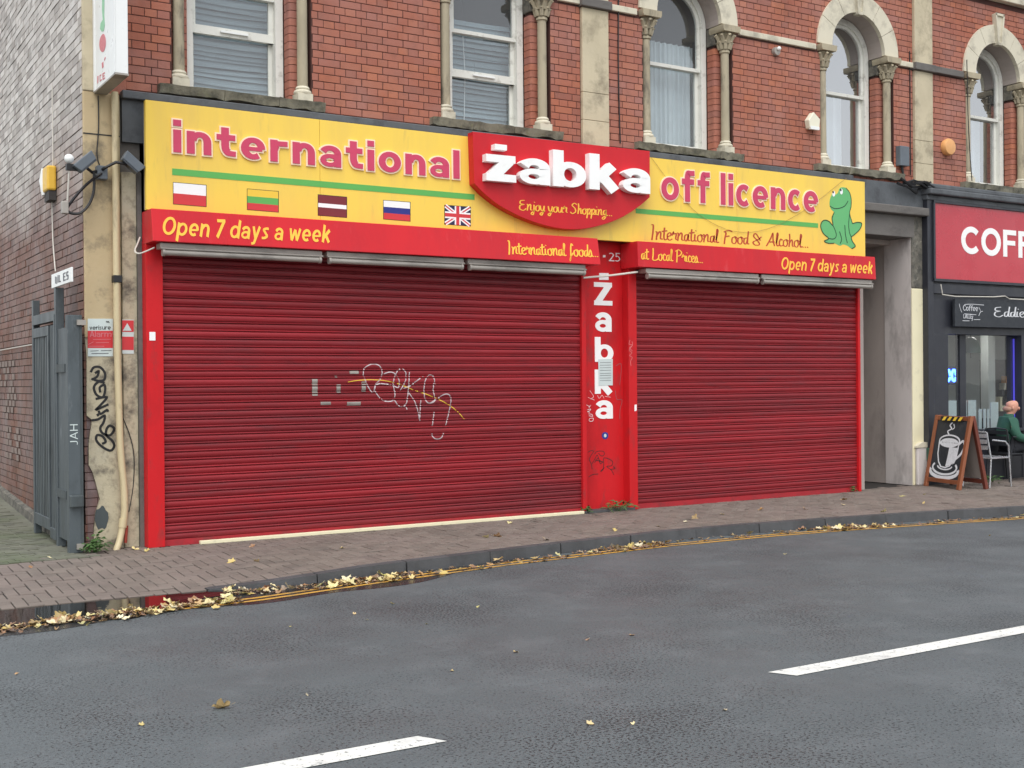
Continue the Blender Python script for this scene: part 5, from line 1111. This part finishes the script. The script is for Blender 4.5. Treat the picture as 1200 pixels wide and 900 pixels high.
MB().box(c[0]-.1, c[0]+.1, W-.09, W, c[1]-.13, c[1]+.16).build('case', 'lamp_grey', gx, bevel=.01); MB().tube([(c[0], W-.03, c[1]-.13), (c[0]+.02, W-.04, c[1]-.3), (c[0]+.1, W-.05, c[1]-.42)], .018, 6).build('tail', 'black_plastic', gx, smooth=True)
cb = MB(); rr = random.Random(4)
for k in range(9):
    x_ = fac(1062+k*3.5, 210, PYF-.1)[0]; cb.tube([(x_-.2, PYF-.1-.02*rr.random(), 4.42+.1*rr.random()), (x_, PYF-.12-.04*rr.random(), 4.36+.14*rr.random()), (x_+.22, PYF-.1, 4.3+.2*rr.random()), (x_+.4, PYF-.05, 4.44+.08*rr.random())], .02, 5)
tag(cb.build('cable_bundle', 'black_plastic', smooth=True), 'tangle of black cables at the end of the cafe cornice', 'cables')
def wire(name, pts, r, m, label, cat='cable'): tag(MB().tube(smooth(pts, 4), r, 5).build(name, m, smooth=True), label, cat)
f3 = lambda x, y, Y: (fac(x, y, Y)[0], Y, fac(x, y, Y)[1])
wire('wall_cable', [f3(725, -10, W-.012), f3(724.5, 60, W-.012), f3(725.5, 120, W-.012), f3(727, 168, W-.012)], .009, 'black_plastic', 'thin black cable running down the brickwork beside the buff pilaster')
wire('wall_cable', [f3(1066, 60, W-.012), f3(1066.5, 120, W-.012), f3(1067, 205, W-.012)], .008, 'black_plastic', 'thin dark cable running down to the grey box beside the pilaster')
wire('wall_cable', [f3(1133, 70, W-.14), f3(1135, 150, W-.14), f3(1139, 212, W-.14)], .007, 'black_plastic', 'thin dark cable hanging in front of the cafe upstairs window')
wire('hanging_wire', [f3(763, 184, SY-.012), f3(790, 220, SY-.012), f3(820, 252, SY-.012), f3(860, 271, SY-.012), f3(900, 268, SY-.012), f3(945, 245, SY-.012), f3(985, 214, SY-.012), f3(992, 209, SY-.012)], .0022, 'wire_brown', 'thin loose wire sagging across the yellow sign below the pink lettering', 'wire')
wire('loose_cable', [f3(164, 278, .1), f3(161, 286, .05), f3(158, 294, .0), f3(163, 297, -.05), f3(172, 294, -.1), f3(181, 290, -.14)], .008, 'wire_white', 'short white cable looping out from the end of the red shutter box')
# projecting sign
BX0, BX1 = 2.685, 2.80
ps = thing('projecting_sign', 'white projecting box sign with faded cherry picture above the drainpipe', 'sign', (2.74, -.2, 4.42))
MB().box(BX0, BX1, -.66, .18, 4.43, 6.25).build('case', 'white_plastic', ps, bevel=.006); MB().box(BX0-.004, BX1+.004, -.665, .185, 4.415, 4.432).build('bottom_plate', 'galv', ps)
for ya, yb in ((.13, .185), (-.665, -.62)): MB().box(BX0-.008, BX0, ya, yb, 4.43, 6.25).build('edge_trim', 'white_plastic', ps)
MB().box(2.73, 2.76, .18, W+.02, 4.7, 4.76).build('bracket', 'galv', ps); MB().box(2.73, 2.76, .18, W+.02, 5.7, 5.76).build('bracket', 'galv', ps)
def sidepoly(pts, m, name, th=.0015):
    q = [side(95+x*60/470, y*115/900, BX0-.001) for x, y in pts]; mb = MB().prism([(-y, z) for y, z in q], 0, th); mb.v = [(BX0-.001-th+b, -a, c_) for a, b, c_ in mb.v]; mb.build(name, m, ps)
sidepoly([(195, -60), (215, -60), (213, 60), (212, 140), (218, 230), (208, 285), (190, 290), (175, 265), (180, 215), (200, 180), (193, 90)], 'faded_green_print', 'print_shape')
sidepoly(smooth([(205, 310), (222, 340), (228, 400), (215, 460), (195, 478), (175, 455), (168, 400), (180, 340)], 3, True), 'faded_red_print', 'print_shape')
for p in ([(150, 700), (160, 695), (158, 760), (150, 768)], [(170, 690), (185, 680), (186, 690), (175, 700), (176, 735), (190, 725), (190, 736), (172, 750)], [(196, 675), (218, 660), (219, 672), (204, 682), (204, 695), (216, 688), (216, 698), (204, 706), (206, 720), (220, 708), (220, 720), (198, 736)], [(190, 580), (205, 565), (207, 615), (194, 628)], [(212, 545), (222, 520), (226, 530), (216, 560)]): sidepoly(p, 'faded_red_print', 'print_letter')
# drainpipe
dp = thing('drainpipe', 'cream plastic drainpipe bent and broken near the ground on the corner pier', 'drainpipe', (2.92, .12, 0))
DY = .135; P = [f3(134.5, 108, DY), f3(136, 250, DY), f3(137.5, 400, DY), f3(139.5, 480, DY), f3(141.5, 530, DY), f3(145.5, 575, DY), f3(146, 600, DY), f3(144.5, 612, DY)]
MB().tube(smooth(P, 4), .034, 12).build('pipe', 'pipe_cream', dp, smooth=True); MB().tube([f3(144.6, 608, DY), f3(143.5, 618, DY)], .04, 12).build('joint_collar', 'pipe_cream', dp, smooth=True)
MB().tube(smooth([f3(143.5, 618, DY), f3(140, 634, DY-.02), f3(135, 648, DY-.06)], 3), [.032]*7, 10).build('broken_end', 'pipe_cream', dp, smooth=True)
MB().tube([f3(148.5, 616, DY), f3(147, 636, DY)], .016, 8).build('rusty_stub', 'rust_red', dp, smooth=True)
q = f3(137, 327, DY); MB().box(q[0]-.04, q[0]+.042, DY-.04, DY+.05, q[2]-.035, q[2]+.035).build('clip', 'black_plastic', dp, bevel=.004)
# alarm notices
def plate(name, label, px, Y, bands, marks):
    t = thing(name, label, 'sign', (fac(*px[0], Y)[0], Y, fac(*px[2], Y)[1])); (x0, y0), (x1, y1), (x2, y2), (x3, y3) = px
    quad_px(MB(), px, Y, .006).build('plate', 'paper', t)
    for a, b, m in bands: quad_px(MB(), [(x0, lerp(y0, y3, a)), (x1, lerp(y1, y2, a)), (x2, lerp(y1, y2, b)), (x3, lerp(y0, y3, b))], Y-.006, .001).build('colour_band', m, t)
    for fn in marks: fn(t)
    return t
def zp(x, y): return (80+x/9, 360+y/9)
def pl_txt(txt, a, b, sz, w, m, style='bold'):
    def f(t):
        X0, Z0 = fac(*zp(*a), PYF); X1, Z1 = fac(*zp(*b), PYF); line_print('print_line', txt, w, X0, X1, Z0, Z1, sz, PYF-.0075, m, t, style, 0, .16, .001)
    return f
def pl_str(st, w, m): return lambda t: strokes_px('print_mark', [[zp(*p) for p in s] for s in st], PYF-.0075, w, m, t, .001)
plate('alarm_notice', 'red and white alarm notice plate on the tan pier, left of the drainpipe', [zp(205, 122), zp(470, 122), zp(470, 518), zp(205, 518)], PYF, [(.32, .78, 'print_red')],
      [pl_txt('verisure', (222, 238), (445, 235), .03, .22, 'print_black'), pl_txt('Alarm', (225, 315), (452, 312), .04, .24, 'faded_red_print'), pl_str([[(260, 340), (450, 338)], [(290, 375), (430, 372)], [(215, 412), (380, 412)], [(210, 395), (265, 365)]], .6, 'faded_red_print'), pl_str([[(235, 462), (320, 458)], [(345, 458), (455, 455)], [(245, 488), (425, 486)]], .7, 'print_grey'), pl_str([[(400, 148), (412, 158), (420, 150), (432, 165)]], 1.0, 'print_black')])
plate('warning_notice', 'narrow red warning notice plate with white triangle, right of the drainpipe', [zp(568, 130), zp(690, 132), zp(690, 492), zp(568, 490)], PYF-.02, [(.02, .36, 'print_red'), (.5, .89, 'print_red')],
      [lambda t: quad_px(MB(), [zp(575, 248), zp(668, 248), zp(622, 168)], PYF-.0285, .001).build('triangle', 'paper', t), pl_str([[(600, 380), (615, 395), (625, 415), (640, 390), (648, 378)], [(622, 360), (622, 375)]], .6, 'faded_red_print'), ])
# security lights on the corner
def flood(label, px, tilt, s):
    X, Z = fac(*px, .0); t = thing('floodlight', label, 'lamp', (X, 0, Z-.08), 'floodlights at the building corner'); M = Matrix.Translation((X, 0, Z)) @ Matrix.Rotation(tilt, 4, 'Y')
    MB().prism([(-.11, .04), (-.09, -.05), (.1, -.05), (.12, .04)], -.06, .06).xf(M).build('housing', 'lamp_grey', t, bevel=.008); MB().box(-.085, .095, -.05, .05, -.062, -.05).xf(M).build('lens', 'lamp_glass', t)
    return t
flood('grey floodlight over the side lane, next to the white sensor', (98, 190), -.75*1, 1); flood('grey floodlight pointing along the yellow sign', (155, 190), .7, 1)
am = thing('light_bracket', 'dark bracket arm carrying the two floodlights on the pier', 'bracket', (fac(118, 196, .1)[0], .1, fac(118, 196, .1)[1]))
MB().tube([f3(118, 200, .15), f3(124, 196, .03), f3(136, 190, 0), f3(150, 193, 0)], .016, 6).build('arm', 'black_plastic', am, smooth=True); MB().tube([f3(118, 200, .15), f3(108, 202, .08), f3(98, 194, 0)], .016, 6).build('arm', 'black_plastic', am, smooth=True)
q = f3(119, 202, .14); MB().box(q[0]-.05, q[0]+.05, .1, PYF, q[2]-.07, q[2]+.06).build('back_box', 'lamp_grey', am, bevel=.006)
sn = thing('sensor', 'white ball sensor on the brick corner above its white cable', 'sensor', f3(82, 190, .02)); MB().blob(f3(81, 186, .02), .045, .045, .045, 12, 8).build('ball', 'white_plastic', sn, smooth=True); q = f3(84, 196, .02); MB().box(q[0]-.05, q[0]+.06, 0, .05, q[2]-.03, q[2]+.03).build('base', 'black_plastic', sn)
wire('sensor_cable', [f3(81, 200, .02), f3(80, 218, .05), f3(79, 235, .08)], .009, 'wire_white', 'short white cable below the ball sensor')
wire('black_cable', [f3(119, 203, .1), f3(104, 214, .06), f3(92, 226, .06), f3(81, 240, .08), f3(78, 246, .08)], .014, 'black_plastic', 'black cable slanting from the floodlight bracket to the grey connector')
wire('black_cable', [f3(110, 200, .08), f3(110, 222, .08), f3(105, 238, .08), f3(95, 249, .08), f3(84, 250, .08), f3(78, 246, .08)], .014, 'black_plastic', 'black cable drooping in a loop under the floodlight bracket')
cn = thing('connector_box', 'small grey cable connector on the brick corner', 'box', f3(76, 245, .08)); q = f3(76, 242, .08); MB().box(q[0]-.03, q[0]+.03, .05, .12, q[2]-.07, q[2]+.05).build('case', 'galv', cn, bevel=.008)
wire('pier_cable', [f3(115, 112, PYF-.01), f3(115.5, 150, PYF-.01), f3(113.5, 180, PYF-.01), f3(117, 195, PYF-.01)], .006, 'black_plastic', 'thin black cable running down the tan pier from the projecting sign')
bb = thing('bell_box', 'yellow and white alarm bell box on the side wall', 'alarm box', (XS_-.06, 1.6, 3.55))
MB().box(XS_-.1, XS_-.005, 1.4, 1.66, 3.64, 3.9).build('cover', 'alarm_yellow', bb, bevel=.02); MB().tube([(XS_-.06, 1.68, 3.62), (XS_-.08, 1.7, 3.77), (XS_-.06, 1.69, 3.9)], .045, 8).build('white_edge', 'white_plastic', bb, smooth=True); MB().box(XS_-.08, XS_-.005, 1.42, 1.66, 3.54, 3.64).build('lower_vent', 'dark_wood', bb)
wire('bell_cable', [(XS_-.02, side(61, 100, XS_-.02)[0], side(61, 100, XS_-.02)[1]), (XS_-.02, *side(62, 190, XS_-.02)), (XS_-.02, *side(61, 230, XS_-.02)), (XS_-.02, *side(62, 280, XS_-.02)), (XS_-.03, *side(65, 318, XS_-.03))], .007, 'wire_white', 'long pale cable running down the side wall past the bell box')
wire('lane_cable', [(XS_-.03, *side(-5, 411.5, XS_-.03)), (XS_-.03, *side(20, 407, XS_-.03)), (XS_-.03, *side(40, 403.5, XS_-.03))], .007, 'wire_white', 'pale cable clipped level along the side wall behind the gate')
wire('pier_cable', [f3(142, 485, PYF-.02), f3(152, 510, PYF-.03), f3(157, 535, PYF-.03), f3(156, 570, PYF-.02), f3(151, 600, PYF-.02)], .005, 'black_plastic', 'thin loose wire bowing beside the lower drainpipe')
# ================================================================== GATE
gt = thing('metal_gate', 'grey steel gate folded back against the side wall of the lane', 'gate', (2.43, 1, 0))
def post(x0, x1, Y, ytop, name, d=.08, m='gate_grey'):
    a, b = fac(x0, 500, Y)[0], fac(x1, 500, Y)[0]; zt = fac((x0+x1)/2, ytop, Y)[1]; MB().box(a, b, Y, Y+d, 0, zt).build(name, m, gt, bevel=.005); return a, b, zt
post(40, 48, 1.9, 352, 'post'); pa, pb, pzt = post(66.5, 76.5, .62, 337, 'post')
a_, b_, zt_ = post(80, 96.5, .06, 369, 'gate_post', .1)
MB().box(b_-.02, b_+.004, .055, .1, .02, zt_).build('edge_strip', 'gate_dark', gt)
for py in (378, 640): q = fac(96, py, .06); MB().box(q[0]-.05, q[0]+.03, .02, .06, q[1]-.025, q[1]+.025).build('hinge', 'galv', gt)
q0, q1 = fac(83, 595, .0), fac(98, 580, .0); MB().box(q0[0], q1[0], -.02, .06, q0[1], q1[1]).build('lock_box', 'gate_dark', gt, bevel=.01)
GX = 2.42
MB().box(GX-.02, GX+.05, .7, 1.9, 2.24, 2.34).build('header', 'gate_grey', gt); MB().box(GX-.03, GX+.03, .68, .72, .06, 2.3).build('stile', 'gate_grey', gt)
for ya, yb, za, zb_ in ((1.02, 1.9, 2.1, 2.2), (1.02, 1.9, .12, .24), (1.02, 1.09, .24, 2.1), (1.83, 1.9, .24, 2.1), (.74, 1.0, .05, .16)): MB().box(GX-.025, GX+.02, ya, yb, za, zb_).build('leaf_frame', 'gate_grey', gt, bevel=.004)
for k in range(8): ya = 1.1+k*.092; MB().box(GX-.012, GX+.01, ya, ya+.06, .24, 2.1).build('bar', 'gate_grey' if k % 2 else 'gate_dark', gt)
for k in range(4): ya = .74+k*.066; MB().box(GX-.01, GX+.012, ya, ya+.05, .16, 2.2).build('bar', 'gate_grey', gt)
for za in (.5, 1.72): MB().box(GX-.03, 2.5, .2, .62, za, za+.08).build('rail', 'gate_dark', gt)
MB().box(GX-.01, GX+.01, .17, .62, .1, 2.15).build('sheet_panel', 'gate_grey', gt)
def jah(t):
    m_ = MB(); ox = a_+.055
    L_, Wd = layout('JAH', .16, 'bold', .2); q = fac(88, 512, .06)[1]
    for ch, b in put(L_, Wd, 0, .2, lambda x: 0, .05, 0, .001): m_.add([(ox-z_+.03, .0585+y_, q-.08+x_) for x_, y_, z_ in b.v], b.f)
    m_.build('scratched_tag', 'paper', t)
jah(gt)
st = thing('street_plate', 'small white street name plate on top of the gate post', 'sign', (2.42, .5, 2.57)); SPX = 2.40
ys = [side(61.5, 330, SPX)[0], side(84.5, 320, SPX)[0]]; y0_, y1_ = max(ys), min(ys); zz0, zz1 = side(62, 338, SPX)[1], side(61.5, 322, SPX)[1]
MB().box(SPX-.01, SPX+.01, y1_, y0_, zz0, zz1).build('plate', 'white_plastic', st, bevel=.003)
tx = MB()
for k, (u0, u1, v0, v1) in enumerate(((.2, .24, .25, .75), (.27, .31, .2, .7), (.34, .38, .25, .78), (.41, .5, .24, .32), (.41, .44, .3, .75), (.62, .66, .22, .76), (.66, .74, .22, .3), (.66, .72, .46, .54), (.66, .74, .7, .78), (.79, .87, .22, .3), (.79, .82, .46, .76), (.82, .88, .46, .54), (.85, .88, .26, .5), (.8, .87, .7, .78))):
    tx.box(SPX-.0115-.0002*k, SPX-.01, lerp(y0_, y1_, u1), lerp(y0_, y1_, u0), lerp(zz0, zz1, v0), lerp(zz0, zz1, v1))
tx.build('lettering', 'print_grey', st)
# ================================================================== WEEDS AND LEAVES
def weed(label, x, y, z, r, h, n, seed, blade=False):
    t = thing('weed', label, 'weed', (x, y, z)); rr = random.Random(seed); lf = MB(); stm = MB()
    for i in range(n):
        a = rr.uniform(0, 6.28); d = r*math.sqrt(rr.random()); hh = h*rr.uniform(.35, 1)*(1-.4*d/r); tip = Vector((x+d*math.cos(a), y+d*math.sin(a)*.7-.02, z+hh)); b0 = Vector((x+.2*d*math.cos(a), y+.1*d*math.sin(a), z))
        stm.tube([b0, (b0+tip)/2+Vector((0, 0, .02)), tip], .002, 3)
        for k in range(1 if blade else 3):
            L_ = rr.uniform(.05, .09)*(1.6 if blade else 1); wd = L_*(.12 if blade else .3); dr = Vector((rr.uniform(-1, 1), rr.uniform(-1, .4), rr.uniform(-.3, .6))).normalized(); s_ = dr.cross(Vector((0, 0, 1))).normalized(); p = tip-Vector((0, 0, hh*.25*k))
            lf.add([p, p+dr*L_*.45+s_*wd, p+dr*L_-Vector((0, 0, .015)), p+dr*L_*.45-s_*wd, p+dr*L_*.5+Vector((0, 0, .01))], [(0, 1, 4), (1, 2, 4), (2, 3, 4), (3, 0, 4)])
    stm.build('stem', 'weed', t); lf.build('foliage', 'weed', t, kind='stuff')
x_, y_ = gnd(114, 648); weed('leafy green weed at the foot of the tan corner pier', x_, y_+.05, 0, .13, .22, 26, 1)
x_, y_ = gnd(724, 599); weed('green weed growing at the foot of the red pier', x_, y_, .0, .2, .14, 34, 2, True)
x_, y_ = gnd(688, 601); weed('tiny green weed beside the corner of the wide shutter', x_, y_, 0, .09, .09, 10, 3)
x_, y_ = gnd(992, 576); weed('small green weed at the foot of the narrow shutter', x_, y_, 0, .12, .1, 18, 4)
x_, y_ = gnd(1160, 566); weed('dry grass tuft behind the A-board against the black shopfront', x_, y_+.1, 0, .3, .1, 30, 5, True)
LEAF = []
for s_ in range(6):
    rr = random.Random(40+s_); pts = []; n = 22
    for i in range(n):
        a = 2*math.pi*i/n; lob = .55+.45*abs(math.cos(2.5*a+.2*s_))**.7; lob *= (1.15 if math.cos(a) > 0 else .8); rad = lob*(1+rr.uniform(-.12, .12)); xx, yy = rad*math.cos(a)*1.1, rad*math.sin(a)
        zz = (.5*rr.uniform(.4, 1.1)*abs(yy)**1.5+.35*max(0, xx)**2*rr.uniform(.3, 1)+rr.uniform(-.06, .06)); pts.append((xx, yy, zz))
    m_ = MB(); m_.add([(0, 0, .02)]+pts, [(0, 1+i, 1+(i+1) % n) for i in range(n)]); m_.add([(-.6, .03, .0), (-1.3, .05+.1*s_, .06), (-1.3, .02+.1*s_, .1), (-.6, -.03, .02)], [(0, 1, 2, 3)])
    m_.v = [(x*.05, y*.05, z*.05) for x, y, z in m_.v]
    me = bpy.data.meshes.new('fallen_leaf'); me.from_pydata(m_.v, [], m_.f); me.materials.append(MATS['leaf_yellow']); LEAF.append((me, m_))
RL = random.Random(99)
def leaf(x, y, z, s, label, group, k=None):
    me, _ = LEAF[RL.randrange(6) if k is None else k]; o = bpy.data.objects.new('fallen_leaf', me); COL.objects.link(o); o.location = (x, y, z+.004); o.scale = (s, s, s*RL.uniform(.7, 1.3)); o.rotation_euler = (RL.gauss(0, .3), RL.gauss(0, .3), RL.uniform(0, 6.28)); tag(o, label, 'leaf', group); return o
def dens(x):   # how thick the drift lies along the gutter
    if x < 3.1: return .9
    return max(.08, .25+.5*math.sin(x*1.9+.4)+.35*math.sin(x*4.3+1.2)) if x < 11 else max(.05, .2*math.sin(x*2.1))
cnt = 0
while cnt < 290:
    x = RL.uniform(.9, 13.2)
    if RL.random() > dens(x)*(1.2 if x < 6 else .9): continue
    if x < 3.1: y = interp([(.5, -2.93), (3.1, -2.7)], x)+RL.gauss(0, .1); z = ROADZ+.012
    else: y = RL.uniform(edge(x)-.02, edge(x)-.3)+RL.gauss(0, .02); z = ROADZ+RL.choice((.0, .01, .02))
    leaf(x, min(y, edge(x)-.04), z, RL.uniform(.4, 1.0), 'fallen yellow or brown leaf lying along the gutter', 'fallen leaves along the gutter'); cnt += 1
for px, py in ((158, 644), (172, 646), (300, 631), (295, 641), (272, 656), (300, 656), (402, 643), (582, 629), (570, 630), (598, 613), (803, 612), (815, 608), (846, 603), (891, 598), (943, 597), (990, 586), (988, 592), (1036, 600), (1058, 582), (1082, 590), (1083, 580), (720, 622), (771, 617), (1000, 575), (640, 633), (60, 655), (36, 665)):
    x, y = gnd(px, py); leaf(x, y, pz(x, y), RL.uniform(.45, .95), 'small pale leaf scattered on the block pavement', 'leaves scattered on the pavement')
for px, py in ((415, 720), (460, 708), (430, 727), (500, 732), (605, 765), (689, 750), (692, 849), (742, 849), (850, 833), (920, 650), (340, 735), (530, 787), (20, 790), (165, 850), (360, 815), (1160, 628), (560, 712), (740, 745)):
    x, y = gnd(px, py, ROADZ); leaf(x, y, ROADZ, RL.uniform(.2, .42), 'small pale leaf fragment scattered on the asphalt', 'leaf fragments scattered on the road')
x, y = gnd(262, 831, ROADZ); o = leaf(x, y, ROADZ+.01, .95, 'curled tan leaf with a long stalk alone on the near asphalt', None, 2); o.rotation_euler = (.75, .1, 2.9); o.data = o.data.copy(); o.data.materials[0] = mat('leaf_tan', lin((206, 176, 122)), .6, .3, 40)
bed = MB()
for i in range(2400):
    x = RL.uniform(.3, 13.6)
    if RL.random() > dens(x)+.12: continue
    if x < 3.1: y = interp([(.3, -2.95), (3.1, -2.72)], x)+RL.gauss(0, .08); z = ROADZ+.011
    else: y = edge(x)-.03-.24*RL.random()**1.4; z = ROADZ+.006
    _, g = LEAF[RL.randrange(6)]; s_ = RL.uniform(.2, .6); M = Matrix.Translation((x, min(y, edge(x)-.03), z)) @ Matrix.Rotation(RL.uniform(0, 6.28), 4, 'Z') @ Matrix.Rotation(RL.gauss(0, .25), 4, 'X') @ Matrix.Diagonal((s_, s_*RL.uniform(.4, 1), s_, 1))
    bed.add([M @ Vector(v) for v in g.v], g.f)
tag(bed.build('leaf_litter', 'leaf_brown'), 'brown leaf crumbs and debris matted along the gutter', kind='stuff')
